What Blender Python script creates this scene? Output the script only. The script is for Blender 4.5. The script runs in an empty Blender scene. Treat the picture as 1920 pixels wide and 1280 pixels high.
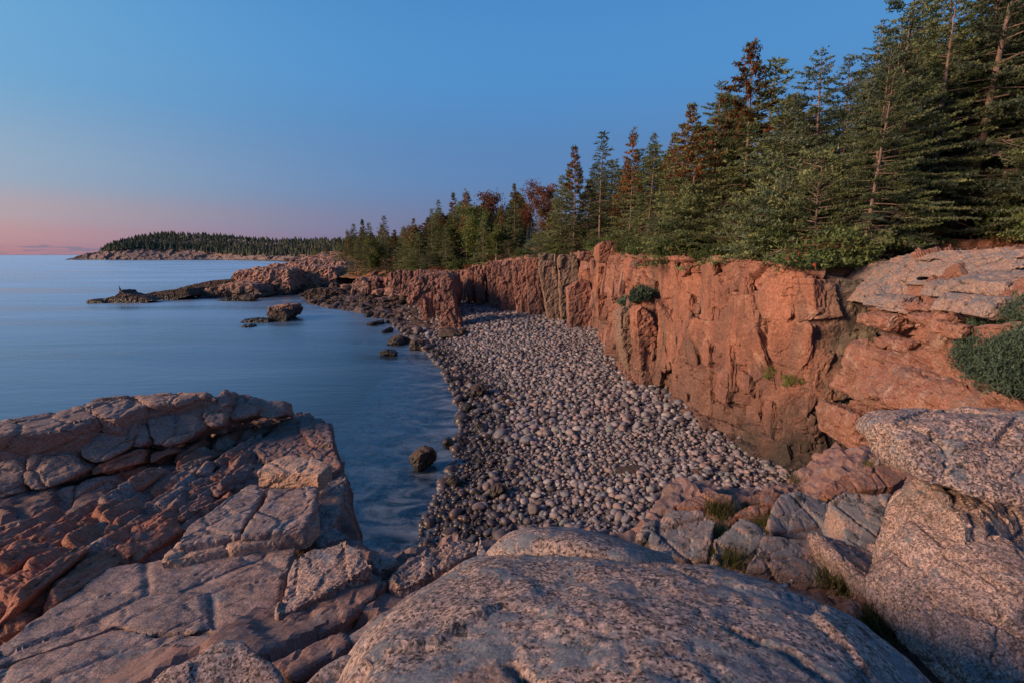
import bpy, bmesh, math, random
import numpy as np
from mathutils import Vector, Matrix
from mathutils.bvhtree import BVHTree

# ------------------------------------------------------------------ camera, sky, sun, exposure
H = 10.0                      # eye height above the water, metres
FPX = 907.0                   # focal length in pixels of the 1920 px wide photograph
PITCH = math.atan(162/907)
SP, CP = math.sin(PITCH), math.cos(PITCH)
scene = bpy.context.scene
COL = scene.collection
cam_d = bpy.data.cameras.new('camera'); cam = bpy.data.objects.new('camera', cam_d); COL.objects.link(cam)
cam.location = (0, 0, H); cam.rotation_euler = (math.pi/2 - PITCH, 0, 0)
cam_d.sensor_width = 36; cam_d.lens = 36*FPX/1920
cam_d.clip_start = 0.05; cam_d.clip_end = 80000
scene.camera = cam

SUN_EL, SUN_AZ = math.radians(20), math.radians(-108)   # azimuth from +Y (ahead) towards +X (right)
SKY_GAIN = 0.75
sun_dir = Vector((math.sin(SUN_AZ)*math.cos(SUN_EL), math.cos(SUN_AZ)*math.cos(SUN_EL), math.sin(SUN_EL)))
world = bpy.data.worlds.new('World'); scene.world = world; world.use_nodes = True
def build_world():
    nt = world.node_tree; N = nt.nodes; L = nt.links; N.clear()
    def nd(t, **k):
        n = N.new(t)
        for a, b in k.items(): setattr(n, a, b)
        return n
    def mth(op, a, b=None, clamp=False):
        n = nd('ShaderNodeMath', operation=op, use_clamp=clamp)
        for i, v in enumerate((a, b)):
            if v is None: continue
            if isinstance(v, (int, float)): n.inputs[i].default_value = v
            else: L.new(v, n.inputs[i])
        return n.outputs[0]
    def ramp(fac, stops):
        r = nd('ShaderNodeValToRGB'); e = r.color_ramp.elements
        r.color_ramp.interpolation = 'EASE'
        while len(e) < len(stops): e.new(0.5)
        for el, (p, c) in zip(e, stops): el.position = p; el.color = (*c, 1)
        L.new(fac, r.inputs[0]); return r.outputs[0]
    def mix(f, a, b, mode='MIX'):
        n = nd('ShaderNodeMix', data_type='RGBA', blend_type=mode)
        if isinstance(f, (int, float)): n.inputs[0].default_value = f
        else: L.new(f, n.inputs[0])
        for i, v in ((6, a), (7, b)):
            if isinstance(v, tuple): n.inputs[i].default_value = (*v, 1)
            else: L.new(v, n.inputs[i])
        return n.outputs[2]
    tc = nd('ShaderNodeTexCoord'); sep = nd('ShaderNodeSeparateXYZ'); L.new(tc.outputs['Generated'], sep.inputs[0])
    z = mth('MAXIMUM', sep.outputs[2], 0.0)
    hlen = mth('SQRT', mth('ADD', mth('MULTIPLY', sep.outputs[0], sep.outputs[0]), mth('MULTIPLY', sep.outputs[1], sep.outputs[1])))
    hlen = mth('MAXIMUM', hlen, 1e-4)
    a = math.radians(-72)
    ca = mth('DIVIDE', mth('ADD', mth('MULTIPLY', sep.outputs[0], math.sin(a)), mth('MULTIPLY', sep.outputs[1], math.cos(a))), hlen)
    glow = mth('POWER', mth('ADD', mth('MULTIPLY', ca, 0.5), 0.5, True), 8.5)
    away = ramp(z, [(0.0, (.125, .150, .320)), (.055, (.115, .170, .360)), (.16, (.085, .215, .480)), (.34, (.068, .270, .615)), (.6, (.040, .200, .540)), (1, (.025, .125, .39))])
    near = ramp(z, [(0.0, (.60, .275, .275)), (.028, (.68, .36, .345)), (.062, (.60, .45, .45)), (.115, (.40, .51, .61)), (.26, (.20, .475, .730)), (.6, (.060, .27, .61)), (1, (.035, .14, .40))])
    sky = mix(glow, away, near)
    # low band of small dark clouds on the sea horizon
    az = mth('ARCTAN2', sep.outputs[0], sep.outputs[1])
    cmb = nd('ShaderNodeCombineXYZ'); L.new(mth('MULTIPLY', az, 22.0), cmb.inputs[0]); L.new(mth('MULTIPLY', sep.outputs[2], 150.0), cmb.inputs[1])
    nz = nd('ShaderNodeTexNoise'); nz.inputs['Scale'].default_value = 1.35; nz.inputs['Detail'].default_value = 5; L.new(cmb.outputs[0], nz.inputs[0])
    band = ramp(z, [(0, (.75,)*3), (.006, (1,)*3), (.013, (.93,)*3), (.022, (0,)*3), (1, (0,)*3)])
    cl = mth('MULTIPLY', mth('SUBTRACT', mth('MULTIPLY', nz.outputs[0], band), 0.47), 14.0, True)
    sky = mix(mth('MULTIPLY', cl, 0.8), sky, (.20, .20, .30))
    nish = nd('ShaderNodeTexSky'); nish.sky_type = 'NISHITA'; nish.sun_disc = False
    nish.sun_elevation = math.radians(2.0); nish.sun_rotation = SUN_AZ
    bg1 = nd('ShaderNodeBackground'); L.new(sky, bg1.inputs[0]); bg1.inputs[1].default_value = SKY_GAIN
    bg2 = nd('ShaderNodeBackground'); L.new(nish.outputs[0], bg2.inputs[0]); bg2.inputs[1].default_value = 0.02
    add = nd('ShaderNodeAddShader'); L.new(bg1.outputs[0], add.inputs[0]); L.new(bg2.outputs[0], add.inputs[1])
    out = nd('ShaderNodeOutputWorld'); L.new(add.outputs[0], out.inputs[0])
build_world()
sd = bpy.data.lights.new('sun', 'SUN'); sun = bpy.data.objects.new('sun', sd); COL.objects.link(sun)
sd.energy = 4.6; sd.angle = math.radians(18); sd.color = (1.0, 0.69, 0.48)
sun.rotation_euler = (-sun_dir).to_track_quat('-Z', 'Y').to_euler(); sun.location = sun_dir*200
scene.view_settings.view_transform = 'Standard'; scene.view_settings.look = 'None'
scene.view_settings.exposure = 0.30; scene.view_settings.gamma = 1
scene.cycles.max_bounces = 6; scene.cycles.diffuse_bounces = 3; scene.cycles.transparent_max_bounces = 12

# ------------------------------------------------------------------ pixel rays of the 1920 x 1280 photograph
def ray(x, y):
    u = (x-960)/FPX; v = (y-640)/FPX
    return Vector((u, CP - v*SP, -SP - v*CP))
CAMP = Vector((0, 0, H))
def at_z(x, y, z): d = ray(x, y); return CAMP + d*((z-H)/d.z)
def at_y(x, y, Y): d = ray(x, y); return CAMP + d*(Y/d.y)
def on_plane(x, y, p0, n): d = ray(x, y); return CAMP + d*(n.dot(p0-CAMP)/n.dot(d))
def topix(p):
    X, Y, Z = p[0], p[1], p[2]-H
    dep = Y*CP - Z*SP
    return 960 + FPX*X/dep, 640 - FPX*(Y*SP + Z*CP)/dep, dep

# ------------------------------------------------------------------ numpy noise
def _h(ix, iy, iz, s):
    h = (ix.astype(np.int64)*374761393 + iy.astype(np.int64)*668265263 + iz.astype(np.int64)*2147483647 + s*144665) & 0xFFFFFFFF
    h = ((h ^ (h >> 13))*1274126177) & 0xFFFFFFFF
    h = ((h ^ (h >> 15))*2246822519) & 0xFFFFFFFF
    return h ^ (h >> 16)
def _f(h): return (h & 0xFFFF)/65535.0
def vnoise(p, seed=0):
    i = np.floor(p); f = p-i; i = i.astype(np.int64); w = f*f*(3-2*f); r = 0
    for dx in (0, 1):
        wx = w[:, 0] if dx else 1-w[:, 0]
        for dy in (0, 1):
            wy = w[:, 1] if dy else 1-w[:, 1]
            for dz in (0, 1):
                wz = w[:, 2] if dz else 1-w[:, 2]
                r = r + wx*wy*wz*_f(_h(i[:, 0]+dx, i[:, 1]+dy, i[:, 2]+dz, seed))
    return r*2-1
def fbm(p, scale, octv=4, seed=0, gain=.5):
    q = p/np.asarray(scale, float); a = 1; r = 0
    for o in range(octv):
        r = r + a*vnoise(q + 17.3*o, seed+o); q = q*2.03; a *= gain
    return r
def facet(p, scale, seed=0, tilt=.6, rot=None, crack=None):
    """stepped, tilted facets: each Voronoi cell of rock is offset and tilted by itself; returns value and crack mask"""
    q = p @ np.array(rot) if rot is not None else p
    q = q/np.asarray(scale, float)
    i0 = np.floor(q-.5); n = len(q)
    best = np.full(n, 1e9); sec = np.full(n, 1e9); val = np.zeros(n)
    for dx in (0, 1):
        for dy in (0, 1):
            for dz in (0, 1):
                c = i0 + np.array((dx, dy, dz)); ci = c.astype(np.int64)
                h1 = _h(ci[:, 0], ci[:, 1], ci[:, 2], seed); h2 = _h(ci[:, 0], ci[:, 1], ci[:, 2], seed+77)
                fp = np.stack([_f(h1), _f(h1 >> 16), _f(h2)], 1)
                d = q - (c+.5+(fp-.5)*.85)
                d2 = (d*d).sum(1)
                h3 = _h(ci[:, 0], ci[:, 1], ci[:, 2], seed+155)
                g = np.stack([_f(h3)-.5, _f(h3 >> 8)-.5, _f(h3 >> 16)-.5], 1)*2*tilt
                v = _f(h2 >> 16)*2-1 + (d*g).sum(1)
                m = d2 < best
                sec = np.where(m, best, np.minimum(sec, d2)); best = np.where(m, d2, best); val = np.where(m, v, val)
    return val, np.sqrt(sec)-np.sqrt(best)

# ------------------------------------------------------------------ object helpers
def tag(o, label=None, cat=None, group=None, kind=None):
    if label: o['label'] = label
    if cat: o['category'] = cat
    if group: o['group'] = group
    if kind: o['kind'] = kind
    return o
def link(name, me, parent=None, loc=None):
    o = bpy.data.objects.new(name, me); COL.objects.link(o)
    if loc is not None: o.location = loc
    if parent is not None: o.parent = parent
    return o
def empty(name, loc): 
    o = bpy.data.objects.new(name, None); COL.objects.link(o); o.location = loc; o.empty_display_size = .3
    return o
def mesh_np(name, v, f, mat=None, smooth=False, attr=None):
    """v (n,3) array; f (m,3) or (m,4) int array"""
    v = np.ascontiguousarray(v, np.float32); f = np.ascontiguousarray(f, np.int32)
    me = bpy.data.meshes.new(name); k = f.shape[1]
    me.vertices.add(len(v)); me.vertices.foreach_set('co', v.ravel())
    me.loops.add(f.size); me.loops.foreach_set('vertex_index', f.ravel())
    me.polygons.add(len(f)); me.polygons.foreach_set('loop_start', np.arange(0, f.size, k, dtype=np.int32))
    me.update(calc_edges=True)
    me.polygons.foreach_set('use_smooth', np.full(len(f), bool(smooth)))
    if mat: me.materials.append(mat)
    for an, av in (attr or {}).items():
        a = me.attributes.new(an, 'FLOAT', 'POINT'); a.data.foreach_set('value', np.ascontiguousarray(av, np.float32))
    me.validate()
    return me
def grid_faces(nv, nu):
    i = np.arange((nv-1)*(nu-1)); r = i//(nu-1); c = i % (nu-1); a = r*nu+c
    return np.stack([a, a+1, a+nu+1, a+nu], 1)
def catmull(P, n):
    """resample control array P (k,...) to n points along the first axis"""
    P = np.asarray(P, float); k = len(P)
    t = np.linspace(0, k-1, n); i = np.minimum(t.astype(int), k-2); f = (t-i).reshape((-1,)+(1,)*(P.ndim-1))
    g = lambda j: P[np.clip(j, 0, k-1)]
    p0 = np.where((i-1 < 0).reshape(f.shape), 2*g(i)-g(i+1), g(i-1)); p1 = g(i); p2 = g(i+1)
    p3 = np.where((i+2 > k-1).reshape(f.shape), 2*g(i+1)-g(i), g(i+2))
    a = .5  # softened tangents
    m1 = a*(p2-p0)*.8; m2 = a*(p3-p1)*.8
    return (2*f**3-3*f**2+1)*p1 + (f**3-2*f**2+f)*m1 + (-2*f**3+3*f**2)*p2 + (f**3-f**2)*m2
def net(rows, nv, nu):
    G = np.array([[tuple(p) for p in r] for r in rows], float)
    G = catmull(G, nv); G = catmull(G.transpose(1, 0, 2), nu).transpose(1, 0, 2)
    return G
def grid_normals(G):
    du = np.gradient(G, axis=1); dv = np.gradient(G, axis=0)
    n = np.cross(du, dv); n /= np.linalg.norm(n, axis=2, keepdims=True)+1e-9
    return n
def grid_obj(name, G, mat, parent=None, smooth=False, origin=None, attr=None):
    nv, nu = G.shape[:2]; v = G.reshape(-1, 3)
    o3 = np.array(origin if origin is not None else (0, 0, 0), float)
    me = mesh_np(name, v-o3, grid_faces(nv, nu), mat, smooth, attr)
    return link(name, me, parent, tuple(o3) if parent is None else None)

def laplace(v, e, it, lam=.5):
    n = len(v); deg = np.bincount(e.ravel(), minlength=n).astype(float)[:, None]; deg[deg == 0] = 1
    for _ in range(it):
        s = np.zeros_like(v)
        for a in range(3):
            s[:, a] = np.bincount(e[:, 0], v[e[:, 1], a], n) + np.bincount(e[:, 1], v[e[:, 0], a], n)
        v = v + lam*(s/deg - v)
    return v
def solid_mesh(name, verts, faces, voxel, mat, bevel=0., smooth=1, disp=None, shade=False):
    """closed low-poly shape -> voxel remesh -> smooth -> displace along normals (world coordinates)"""
    me = bpy.data.meshes.new('tmp'); me.from_pydata([tuple(v) for v in verts], [], faces)
    bm = bmesh.new(); bm.from_mesh(me); bmesh.ops.recalc_face_normals(bm, faces=bm.faces); bm.to_mesh(me); bm.free()
    ob = bpy.data.objects.new('tmp', me); COL.objects.link(ob)
    if bevel > 0:
        b = ob.modifiers.new('b', 'BEVEL'); b.width = bevel; b.segments = 3; b.limit_method = 'NONE'
    r = ob.modifiers.new('r', 'REMESH'); r.mode = 'VOXEL'; r.voxel_size = voxel
    dg = bpy.context.evaluated_depsgraph_get(); dg.update()
    m2 = bpy.data.meshes.new_from_object(ob.evaluated_get(dg))
    bpy.data.objects.remove(ob); bpy.data.meshes.remove(me)
    n = len(m2.vertices); v = np.empty(n*3, np.float32); m2.vertices.foreach_get('co', v); v = v.reshape(-1, 3).astype(float)
    e = np.empty(len(m2.edges)*2, np.int32); m2.edges.foreach_get('vertices', e); e = e.reshape(-1, 2)
    if smooth: v = laplace(v, e, smooth)
    if disp is not None:
        m2.vertices.foreach_set('co', v.astype(np.float32).ravel()); m2.update()
        nr = np.empty(n*3, np.float32); m2.vertex_normals.foreach_get('vector', nr); nr = nr.reshape(-1, 3)
        v = v + disp(v, nr)
    lo = v.min(0); hi = v.max(0); org = np.array(((lo[0]+hi[0])/2, (lo[1]+hi[1])/2, lo[2]))
    m2.vertices.foreach_set('co', (v-org).astype(np.float32).ravel()); m2.update()
    m2.polygons.foreach_set('use_smooth', np.full(len(m2.polygons), bool(shade)))
    m2.materials.clear(); m2.materials.append(mat); m2.name = name
    return m2, Vector(org)
def solid(name, verts, faces, voxel, mat, parent=None, **k):
    me, org = solid_mesh(name, verts, faces, voxel, mat, **k)
    pl = parent.location if parent is not None else Vector((0, 0, 0))
    return link(name, me, parent, org-pl)
def prism(top, off, taper=1.0):
    """top polygon (list of Vector) extruded by the vector off"""
    n = len(top); c = sum(top, Vector())/n
    bot = [c + (p-c)*taper + off for p in top]
    return top+bot, [list(range(n)), list(range(2*n-1, n-1, -1))] + [[i, i+n, (i+1) % n+n, (i+1) % n] for i in range(n)]
def hull(pts):
    bm = bmesh.new()
    for p in pts: bm.verts.new(p)
    r = bmesh.ops.convex_hull(bm, input=bm.verts)
    bmesh.ops.delete(bm, geom=list({g for g in r['geom_interior'] if isinstance(g, bmesh.types.BMVert)}), context='VERTS')
    bm.verts.index_update()
    v = [p.co.copy() for p in bm.verts]; f = [[q.index for q in a.verts] for a in bm.faces]; bm.free()
    return v, f
def euler(a, b, c): return [list(r) for r in Matrix.Rotation(a, 3, 'X') @ Matrix.Rotation(b, 3, 'Y') @ Matrix.Rotation(c, 3, 'Z')]
def blocky(v, w, h, seed, slant=.0, warp=.18):
    """brick-like joint blocks on a steep wall: random depth for each block, and distance to its joints"""
    s = v[:, 1]*.9 - v[:, 0]*.55; z = v[:, 2] + slant*s
    s = s + warp*w*fbm(v, (w, w, h), 3, seed+3) - slant*.6*z; z = z + warp*h*fbm(v, (w, w, h), 3, seed+4)
    c0 = np.floor(s/w); z2 = z/h + _f(_h(c0.astype(np.int64), c0.astype(np.int64)*0, c0.astype(np.int64)*0, seed)) ; r0 = np.floor(z2)
    sh = _f(_h(c0.astype(np.int64), r0.astype(np.int64), r0.astype(np.int64)*0, seed+1)); h2 = _h(c0.astype(np.int64), r0.astype(np.int64), r0.astype(np.int64)*0, seed+2)
    fs = s/w-c0; fz = z2-r0; val = sh*2-1 + (_f(h2)-.5)*1.1*(fs-.5) + (_f(h2 >> 8)-.5)*1.1*(fz-.5)
    ed = np.minimum(np.minimum(fs, 1-fs)*w, np.minimum(fz, 1-fz)*h)
    return val, ed
# displacement presets
def d_angular(size, amp, seed, rot=(.3, .2, .4), fine=.25, along=None):
    R = euler(*rot)
    def fn(v, n):
        a, c = facet(v, size, seed, .5, R); b, c2 = facet(v, np.asarray(size)*.37, seed+9, .6, R)
        d = amp*(a*.6 + b*.3) + amp*fine*fbm(v, np.mean(size)*.3, 4, seed)
        d -= amp*.9*np.clip(1-c/.07, 0, 1) + amp*.3*np.clip(1-c2/.1, 0, 1)
        return d[:, None]*(n if along is None else np.asarray(along))
    return fn
def d_weathered(size, amp, seed):
    def fn(v, n):
        a, c = facet(v, np.asarray(size)*.8, seed, .7, euler(.4, .3, .9))
        return (amp*(fbm(v, size, 5, seed, .52) + .22*a))[:, None]*n
    return fn
# ------------------------------------------------------------------ materials
class NT:
    def __init__(s, name):
        s.m = bpy.data.materials.new(name); s.m.use_nodes = True; s.t = s.m.node_tree; s.N = s.t.nodes; s.L = s.t.links; s.N.clear()
        s.out = s.N.new('ShaderNodeOutputMaterial'); s.geo = s.N.new('ShaderNodeNewGeometry'); s.pos = s.geo.outputs['Position']
    def nd(s, t, **k):
        n = s.N.new(t)
        for a, b in k.items(): setattr(n, a, b)
        return n
    def put(s, sock, v):
        if v is None: return
        if isinstance(v, (int, float)): sock.default_value = v
        elif isinstance(v, tuple): sock.default_value = (*v, 1) if len(sock.default_value) == 4 and len(v) == 3 else v
        else: s.L.new(v, sock)
    def math(s, op, a, b=None, clamp=False):
        n = s.nd('ShaderNodeMath', operation=op, use_clamp=clamp); s.put(n.inputs[0], a); s.put(n.inputs[1], b); return n.outputs[0]
    def scalev(s, v, k):
        n = s.nd('ShaderNodeVectorMath', operation='MULTIPLY'); s.put(n.inputs[0], v); n.inputs[1].default_value = k; return n.outputs[0]
    def noise(s, scale, detail=4, rough=.55, vec=None, dist=0., color=False):
        n = s.nd('ShaderNodeTexNoise'); s.put(n.inputs['Vector'], vec if vec is not None else s.pos)
        n.inputs['Scale'].default_value = scale; n.inputs['Detail'].default_value = detail; n.inputs['Roughness'].default_value = rough
        n.inputs['Distortion'].default_value = dist; return n.outputs['Color' if color else 'Fac']
    def vor(s, scale, feature='F1', vec=None, out='Distance', rnd=1.):
        n = s.nd('ShaderNodeTexVoronoi', feature=feature); s.put(n.inputs['Vector'], vec if vec is not None else s.pos)
        n.inputs['Scale'].default_value = scale; n.inputs['Randomness'].default_value = rnd; return n.outputs[out]
    def ramp(s, f, stops, interp='LINEAR'):
        r = s.nd('ShaderNodeValToRGB'); e = r.color_ramp.elements; r.color_ramp.interpolation = interp
        while len(e) < len(stops): e.new(.5)
        for el, (p, c) in zip(e, stops):
            el.position = p; el.color = (*(c if isinstance(c, tuple) else (c,)*3), 1)
        s.L.new(f, r.inputs[0]); return r.outputs[0]
    def mix(s, f, a, b, mode='MIX'):
        n = s.nd('ShaderNodeMix', data_type='RGBA', blend_type=mode); s.put(n.inputs[0], f); s.put(n.inputs[6], a); s.put(n.inputs[7], b); return n.outputs[2]
    def bump(s, h, strength, dist, normal=None):
        n = s.nd('ShaderNodeBump'); n.inputs['Strength'].default_value = strength; n.inputs['Distance'].default_value = dist
        s.put(n.inputs['Height'], h); s.put(n.inputs['Normal'], normal); return n.outputs[0]
    def bsdf(s, color, rough=.8, normal=None, spec=.3):
        b = s.nd('ShaderNodeBsdfPrincipled'); s.put(b.inputs['Base Color'], color); s.put(b.inputs['Roughness'], rough)
        s.put(b.inputs['Normal'], normal); b.inputs['Specular IOR Level'].default_value = spec
        s.L.new(b.outputs[0], s.out.inputs[0]); return b

def granite(name, a, b, c, grain=85., grain_amt=.55, lichen=.3, lichen_col=(.055, .065, .072), stri=None, big=1.1, bumpd=.02, cracks=0., wet=None, stain=None, fac=0.):
    """a/b: main tones, c: pale crystals; grain: crystals per metre; lichen: cover of grey lichen patches"""
    m = NT(name)
    col = m.mix(m.ramp(m.noise(big, 6, .6), [(.35, 0.), (.65, 1.)]), a, b)
    col = m.mix(m.ramp(m.noise(big*5, 5, .65), [(.42, 0.), (.72, .55)]), col, c)
    if grain_amt > 0:
        g = m.vor(grain, out='Color'); sx = m.nd('ShaderNodeSeparateColor'); m.L.new(g, sx.inputs[0])
        spk = m.ramp(sx.outputs[0], [(0., .18), (.2, .34), (.27, .85), (.62, 1.0), (.85, 1.15), (1., 1.55)])
        n2 = m.ramp(m.noise(grain*.42, 3, .6), [(.36, .38), (.5, 1.), (.66, 1.5)])
        col = m.mix(grain_amt, col, m.mix(1., m.mix(1., col, spk, 'MULTIPLY'), n2, 'MULTIPLY'))
    if stri:
        sv = m.scalev(m.pos, stri); st = m.ramp(m.noise(1., 5, .6, sv), [(.35, .55), (.5, 1.), (.68, 1.25)])
        col = m.mix(.7, col, st, 'MULTIPLY')
    if stain:
        for (vs, lo, hi, sc, amt) in stain:
            f = m.ramp(m.noise(1., 6, .62, m.scalev(m.pos, vs)), [(lo, 0.), (hi, 1.)])
            col = m.mix(m.math('MULTIPLY', f, amt), col, sc)
    if lichen > 0:
        ln = m.ramp(m.noise(3.2, 11, .75), [(.60-.2*lichen, 0.), (.66-.2*lichen, 1.)])
        sep = m.nd('ShaderNodeSeparateXYZ'); m.L.new(m.geo.outputs['Normal'], sep.inputs[0])
        up = m.ramp(sep.outputs[2], [(.25, .25), (.75, 1.)])
        lc = m.mix(m.noise(9, 4, .6), lichen_col, tuple(min(1, 3.2*k) for k in lichen_col))
        col = m.mix(m.math('MULTIPLY', m.math('MULTIPLY', ln, up), .8), col, lc)
        bl = m.ramp(m.noise(3.1, 12, .78), [(.64-.1*lichen, 0.), (.67-.1*lichen, 1.)])
        col = m.mix(m.math('MULTIPLY', bl, .85), col, (.018, .02, .02))
    rough = .82
    if wet:   # dark wet band just above the sea
        sp = m.nd('ShaderNodeSeparateXYZ'); m.L.new(m.pos, sp.inputs[0])
        zz = m.math('ADD', sp.outputs[2], m.math('MULTIPLY', m.math('SUBTRACT', m.noise(.6, 5), .5), wet*1.3))
        wf = m.ramp(m.math('DIVIDE', zz, wet), [(.45, 1.), (.85, 0.)])
        col = m.mix(wf, col, m.mix(.72, col, (.016, .017, .013)))
        rough = m.ramp(wf, [(0., .82), (1., .38)])
    h = m.math('ADD', m.math('MULTIPLY', m.noise(6, 9, .66), 1.0), m.math('MULTIPLY', m.noise(grain*.6, 3), .12))
    if fac > 0:   # stepped fracture facets
        wq = m.nd('ShaderNodeVectorMath', operation='ADD'); m.L.new(m.pos, wq.inputs[0]); m.L.new(m.scalev(m.noise(fac*.8, 4, .6, color=True), (.5/fac,)*3), wq.inputs[1])
        h = m.math('ADD', h, m.math('MULTIPLY', m.vor(fac, out='Color', vec=wq.outputs[0]), .9)); h = m.math('ADD', h, m.math('MULTIPLY', m.vor(fac*2.7, out='Color', vec=wq.outputs[0]), .45))
    if cracks > 0:
        wv = m.nd('ShaderNodeVectorMath', operation='ADD'); m.L.new(m.pos, wv.inputs[0]); m.L.new(m.scalev(m.noise(2.2, 4, .6, color=True), (.35, .35, .35)), wv.inputs[1])
        ce = m.ramp(m.vor(cracks, 'DISTANCE_TO_EDGE', wv.outputs[0]), [(0., 0.), (.028, 1.)])
        h = m.math('ADD', h, m.math('MULTIPLY', ce, .6))
        col = m.mix(m.math('MULTIPLY', m.math('SUBTRACT', 1., ce), .75), col, (.02, .015, .012))
    m.bsdf(col, rough, m.bump(h, .9, bumpd), .25)
    return m.m

M = {}
M['boulder'] = granite('pink_granite', (.31, .20, .155), (.23, .165, .14), (.38, .27, .215), grain=80, grain_amt=1., lichen=.42, stain=[((.9, .9, .9), .54, .66, (.115, .115, .12), .6), ((1.5, 1.5, 1.5), .57, .69, (.36, .19, .115), .55)], big=1.4, bumpd=.018)
M['boulder_face'] = granite('pale_pink_granite', (.32, .20, .155), (.25, .17, .14), (.37, .265, .215), stain=[((1.1, 1.1, .6), .54, .66, (.10, .10, .105), .65)], grain=100, grain_amt=.85, fac=3., lichen=.34, big=.9, bumpd=.02, stri=(9, 2.2, 1.2))
M['ledge'] = granite('grey_pink_ledge', (.235, .168, .145), (.29, .18, .14), (.35, .25, .21), grain=150, grain_amt=.6, lichen=.25, fac=3.5, stri=(3.2, 16, 9), bumpd=.018)
M['ridge'] = granite('rounded_ridge_granite', (.30, .19, .145), (.24, .15, .118), (.36, .255, .205), fac=2., grain=140, grain_amt=.6, lichen=.2, bumpd=.02)
M['redledge'] = granite('red_fractured_granite', (.33, .125, .072), (.22, .088, .058), (.37, .18, .118), fac=7., grain=130, grain_amt=.4, lichen=.06, bumpd=.02, cracks=0)
M['shale'] = granite('dark_fractured_rock', (.155, .098, .082), (.235, .12, .09), (.30, .21, .175), fac=7., grain=130, grain_amt=.4, lichen=.12, bumpd=.016)
M['orange'] = granite('orange_block_granite', (.42, .24, .15), (.36, .22, .16), (.46, .32, .25), grain=110, grain_amt=.55, lichen=.1, bumpd=.02)
M['grey'] = granite('grey_lichen_granite', (.29, .18, .14), (.22, .155, .135), (.35, .25, .21), grain=110, grain_amt=.5, lichen=.85, lichen_col=(.05, .057, .062), bumpd=.02)
def cliff_mat():
    m = NT('red_cliff')
    col = m.mix(m.ramp(m.noise(.33, 7, .62), [(.36, 0.), (.62, 1.)]), (.165, .074, .050), (.305, .128, .076))
    col = m.mix(m.ramp(m.noise(.9, 8, .68), [(.55, 0.), (.72, .7)]), col, (.43, .25, .17))
    col = m.mix(m.ramp(m.noise(1., 7, .65, m.scalev(m.pos, (.5, .5, .11))), [(.50, 0.), (.68, .85)]), col, (.13, .085, .062))
    col = m.mix(m.ramp(m.noise(1., 6, .65, m.scalev(m.pos, (2.4, 2.4, .16))), [(.53, 0.), (.70, .8)]), col, (.085, .05, .04))
    col = m.mix(m.ramp(m.noise(1., 6, .65, m.scalev(m.pos, (1.6, 1.6, .10))), [(.665, 0.), (.74, .65)]), col, (.50, .42, .37))
    sx = m.nd('ShaderNodeSeparateXYZ'); m.L.new(m.pos, sx.inputs[0]); x_, y_, z_ = sx.outputs
    na = m.math('MULTIPLY', m.math('SUBTRACT', m.noise(.5, 7, .68), .5), 7.); nb = m.math('MULTIPLY', m.math('SUBTRACT', m.noise(1., 7, .66, m.scalev(m.pos, (.5, .5, .2))), .5), 5.)
    # seepage stain of the gully corner, and the dark algae at its damp foot
    gd = m.math('ADD', m.math('ABSOLUTE', m.math('SUBTRACT', x_, 14.2)), m.math('MULTIPLY', m.math('ABSOLUTE', m.math('SUBTRACT', y_, 18.2)), 1.5))
    dm = m.math('MULTIPLY', m.math('ADD', m.math('SUBTRACT', 3.0, gd), nb), .6, True)
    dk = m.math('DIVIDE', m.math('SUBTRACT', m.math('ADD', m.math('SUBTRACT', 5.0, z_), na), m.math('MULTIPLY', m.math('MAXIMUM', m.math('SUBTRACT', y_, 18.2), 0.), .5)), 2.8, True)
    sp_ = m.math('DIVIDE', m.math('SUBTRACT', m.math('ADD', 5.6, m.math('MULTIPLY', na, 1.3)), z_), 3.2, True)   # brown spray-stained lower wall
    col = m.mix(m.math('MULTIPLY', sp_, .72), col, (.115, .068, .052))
    gg = m.mix(m.ramp(m.noise(1.3, 8, .7), [(.4, 0.), (.62, 1.)]), (.085, .075, .055), (.19, .15, .105))
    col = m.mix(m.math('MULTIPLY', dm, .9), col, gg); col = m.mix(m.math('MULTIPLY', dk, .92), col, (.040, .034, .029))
    col = m.mix(1., col, m.ramp(m.noise(11, 6, .72), [(.3, .48), (.5, 1.), (.7, 1.45)]), 'MULTIPLY')
    wv = m.nd('ShaderNodeVectorMath', operation='ADD'); m.L.new(m.scalev(m.pos, (1, 1, .55)), wv.inputs[0]); m.L.new(m.scalev(m.noise(1.2, 6, .7, color=True), (1.1, 1.1, 1.1)), wv.inputs[1])
    ce = m.ramp(m.vor(.55, 'DISTANCE_TO_EDGE', wv.outputs[0]), [(0., 0.), (.022, 1.)])
    h = m.math('ADD', m.math('ADD', m.noise(2.2, 10, .68), m.math('MULTIPLY', m.noise(12, 6, .7), .35)), m.math('MULTIPLY', ce, .3))
    wq = m.nd('ShaderNodeVectorMath', operation='ADD'); m.L.new(m.scalev(m.pos, (1, .8, .6)), wq.inputs[0]); m.L.new(m.scalev(m.noise(1.5, 4, .6, color=True), (.35,)*3), wq.inputs[1])
    h = m.math('ADD', m.math('MULTIPLY', h, .3), m.math('ADD', m.math('MULTIPLY', m.vor(1.5, out='Color', vec=wq.outputs[0]), .8), m.math('MULTIPLY', m.vor(4.2, out='Color', vec=wq.outputs[0]), .4)))
    m.bsdf(col, .85, m.bump(h, .9, .12), .2); return m.m
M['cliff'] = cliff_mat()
M['gully'] = granite('gully_rock', (.19, .13, .095), (.27, .145, .10), (.22, .19, .15), grain=30, grain_amt=.35, lichen=0, big=.5, bumpd=.09, cracks=1.3,
    stain=[((.8, .8, .1), .45, .65, (.10, .09, .075), .8)])
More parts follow.
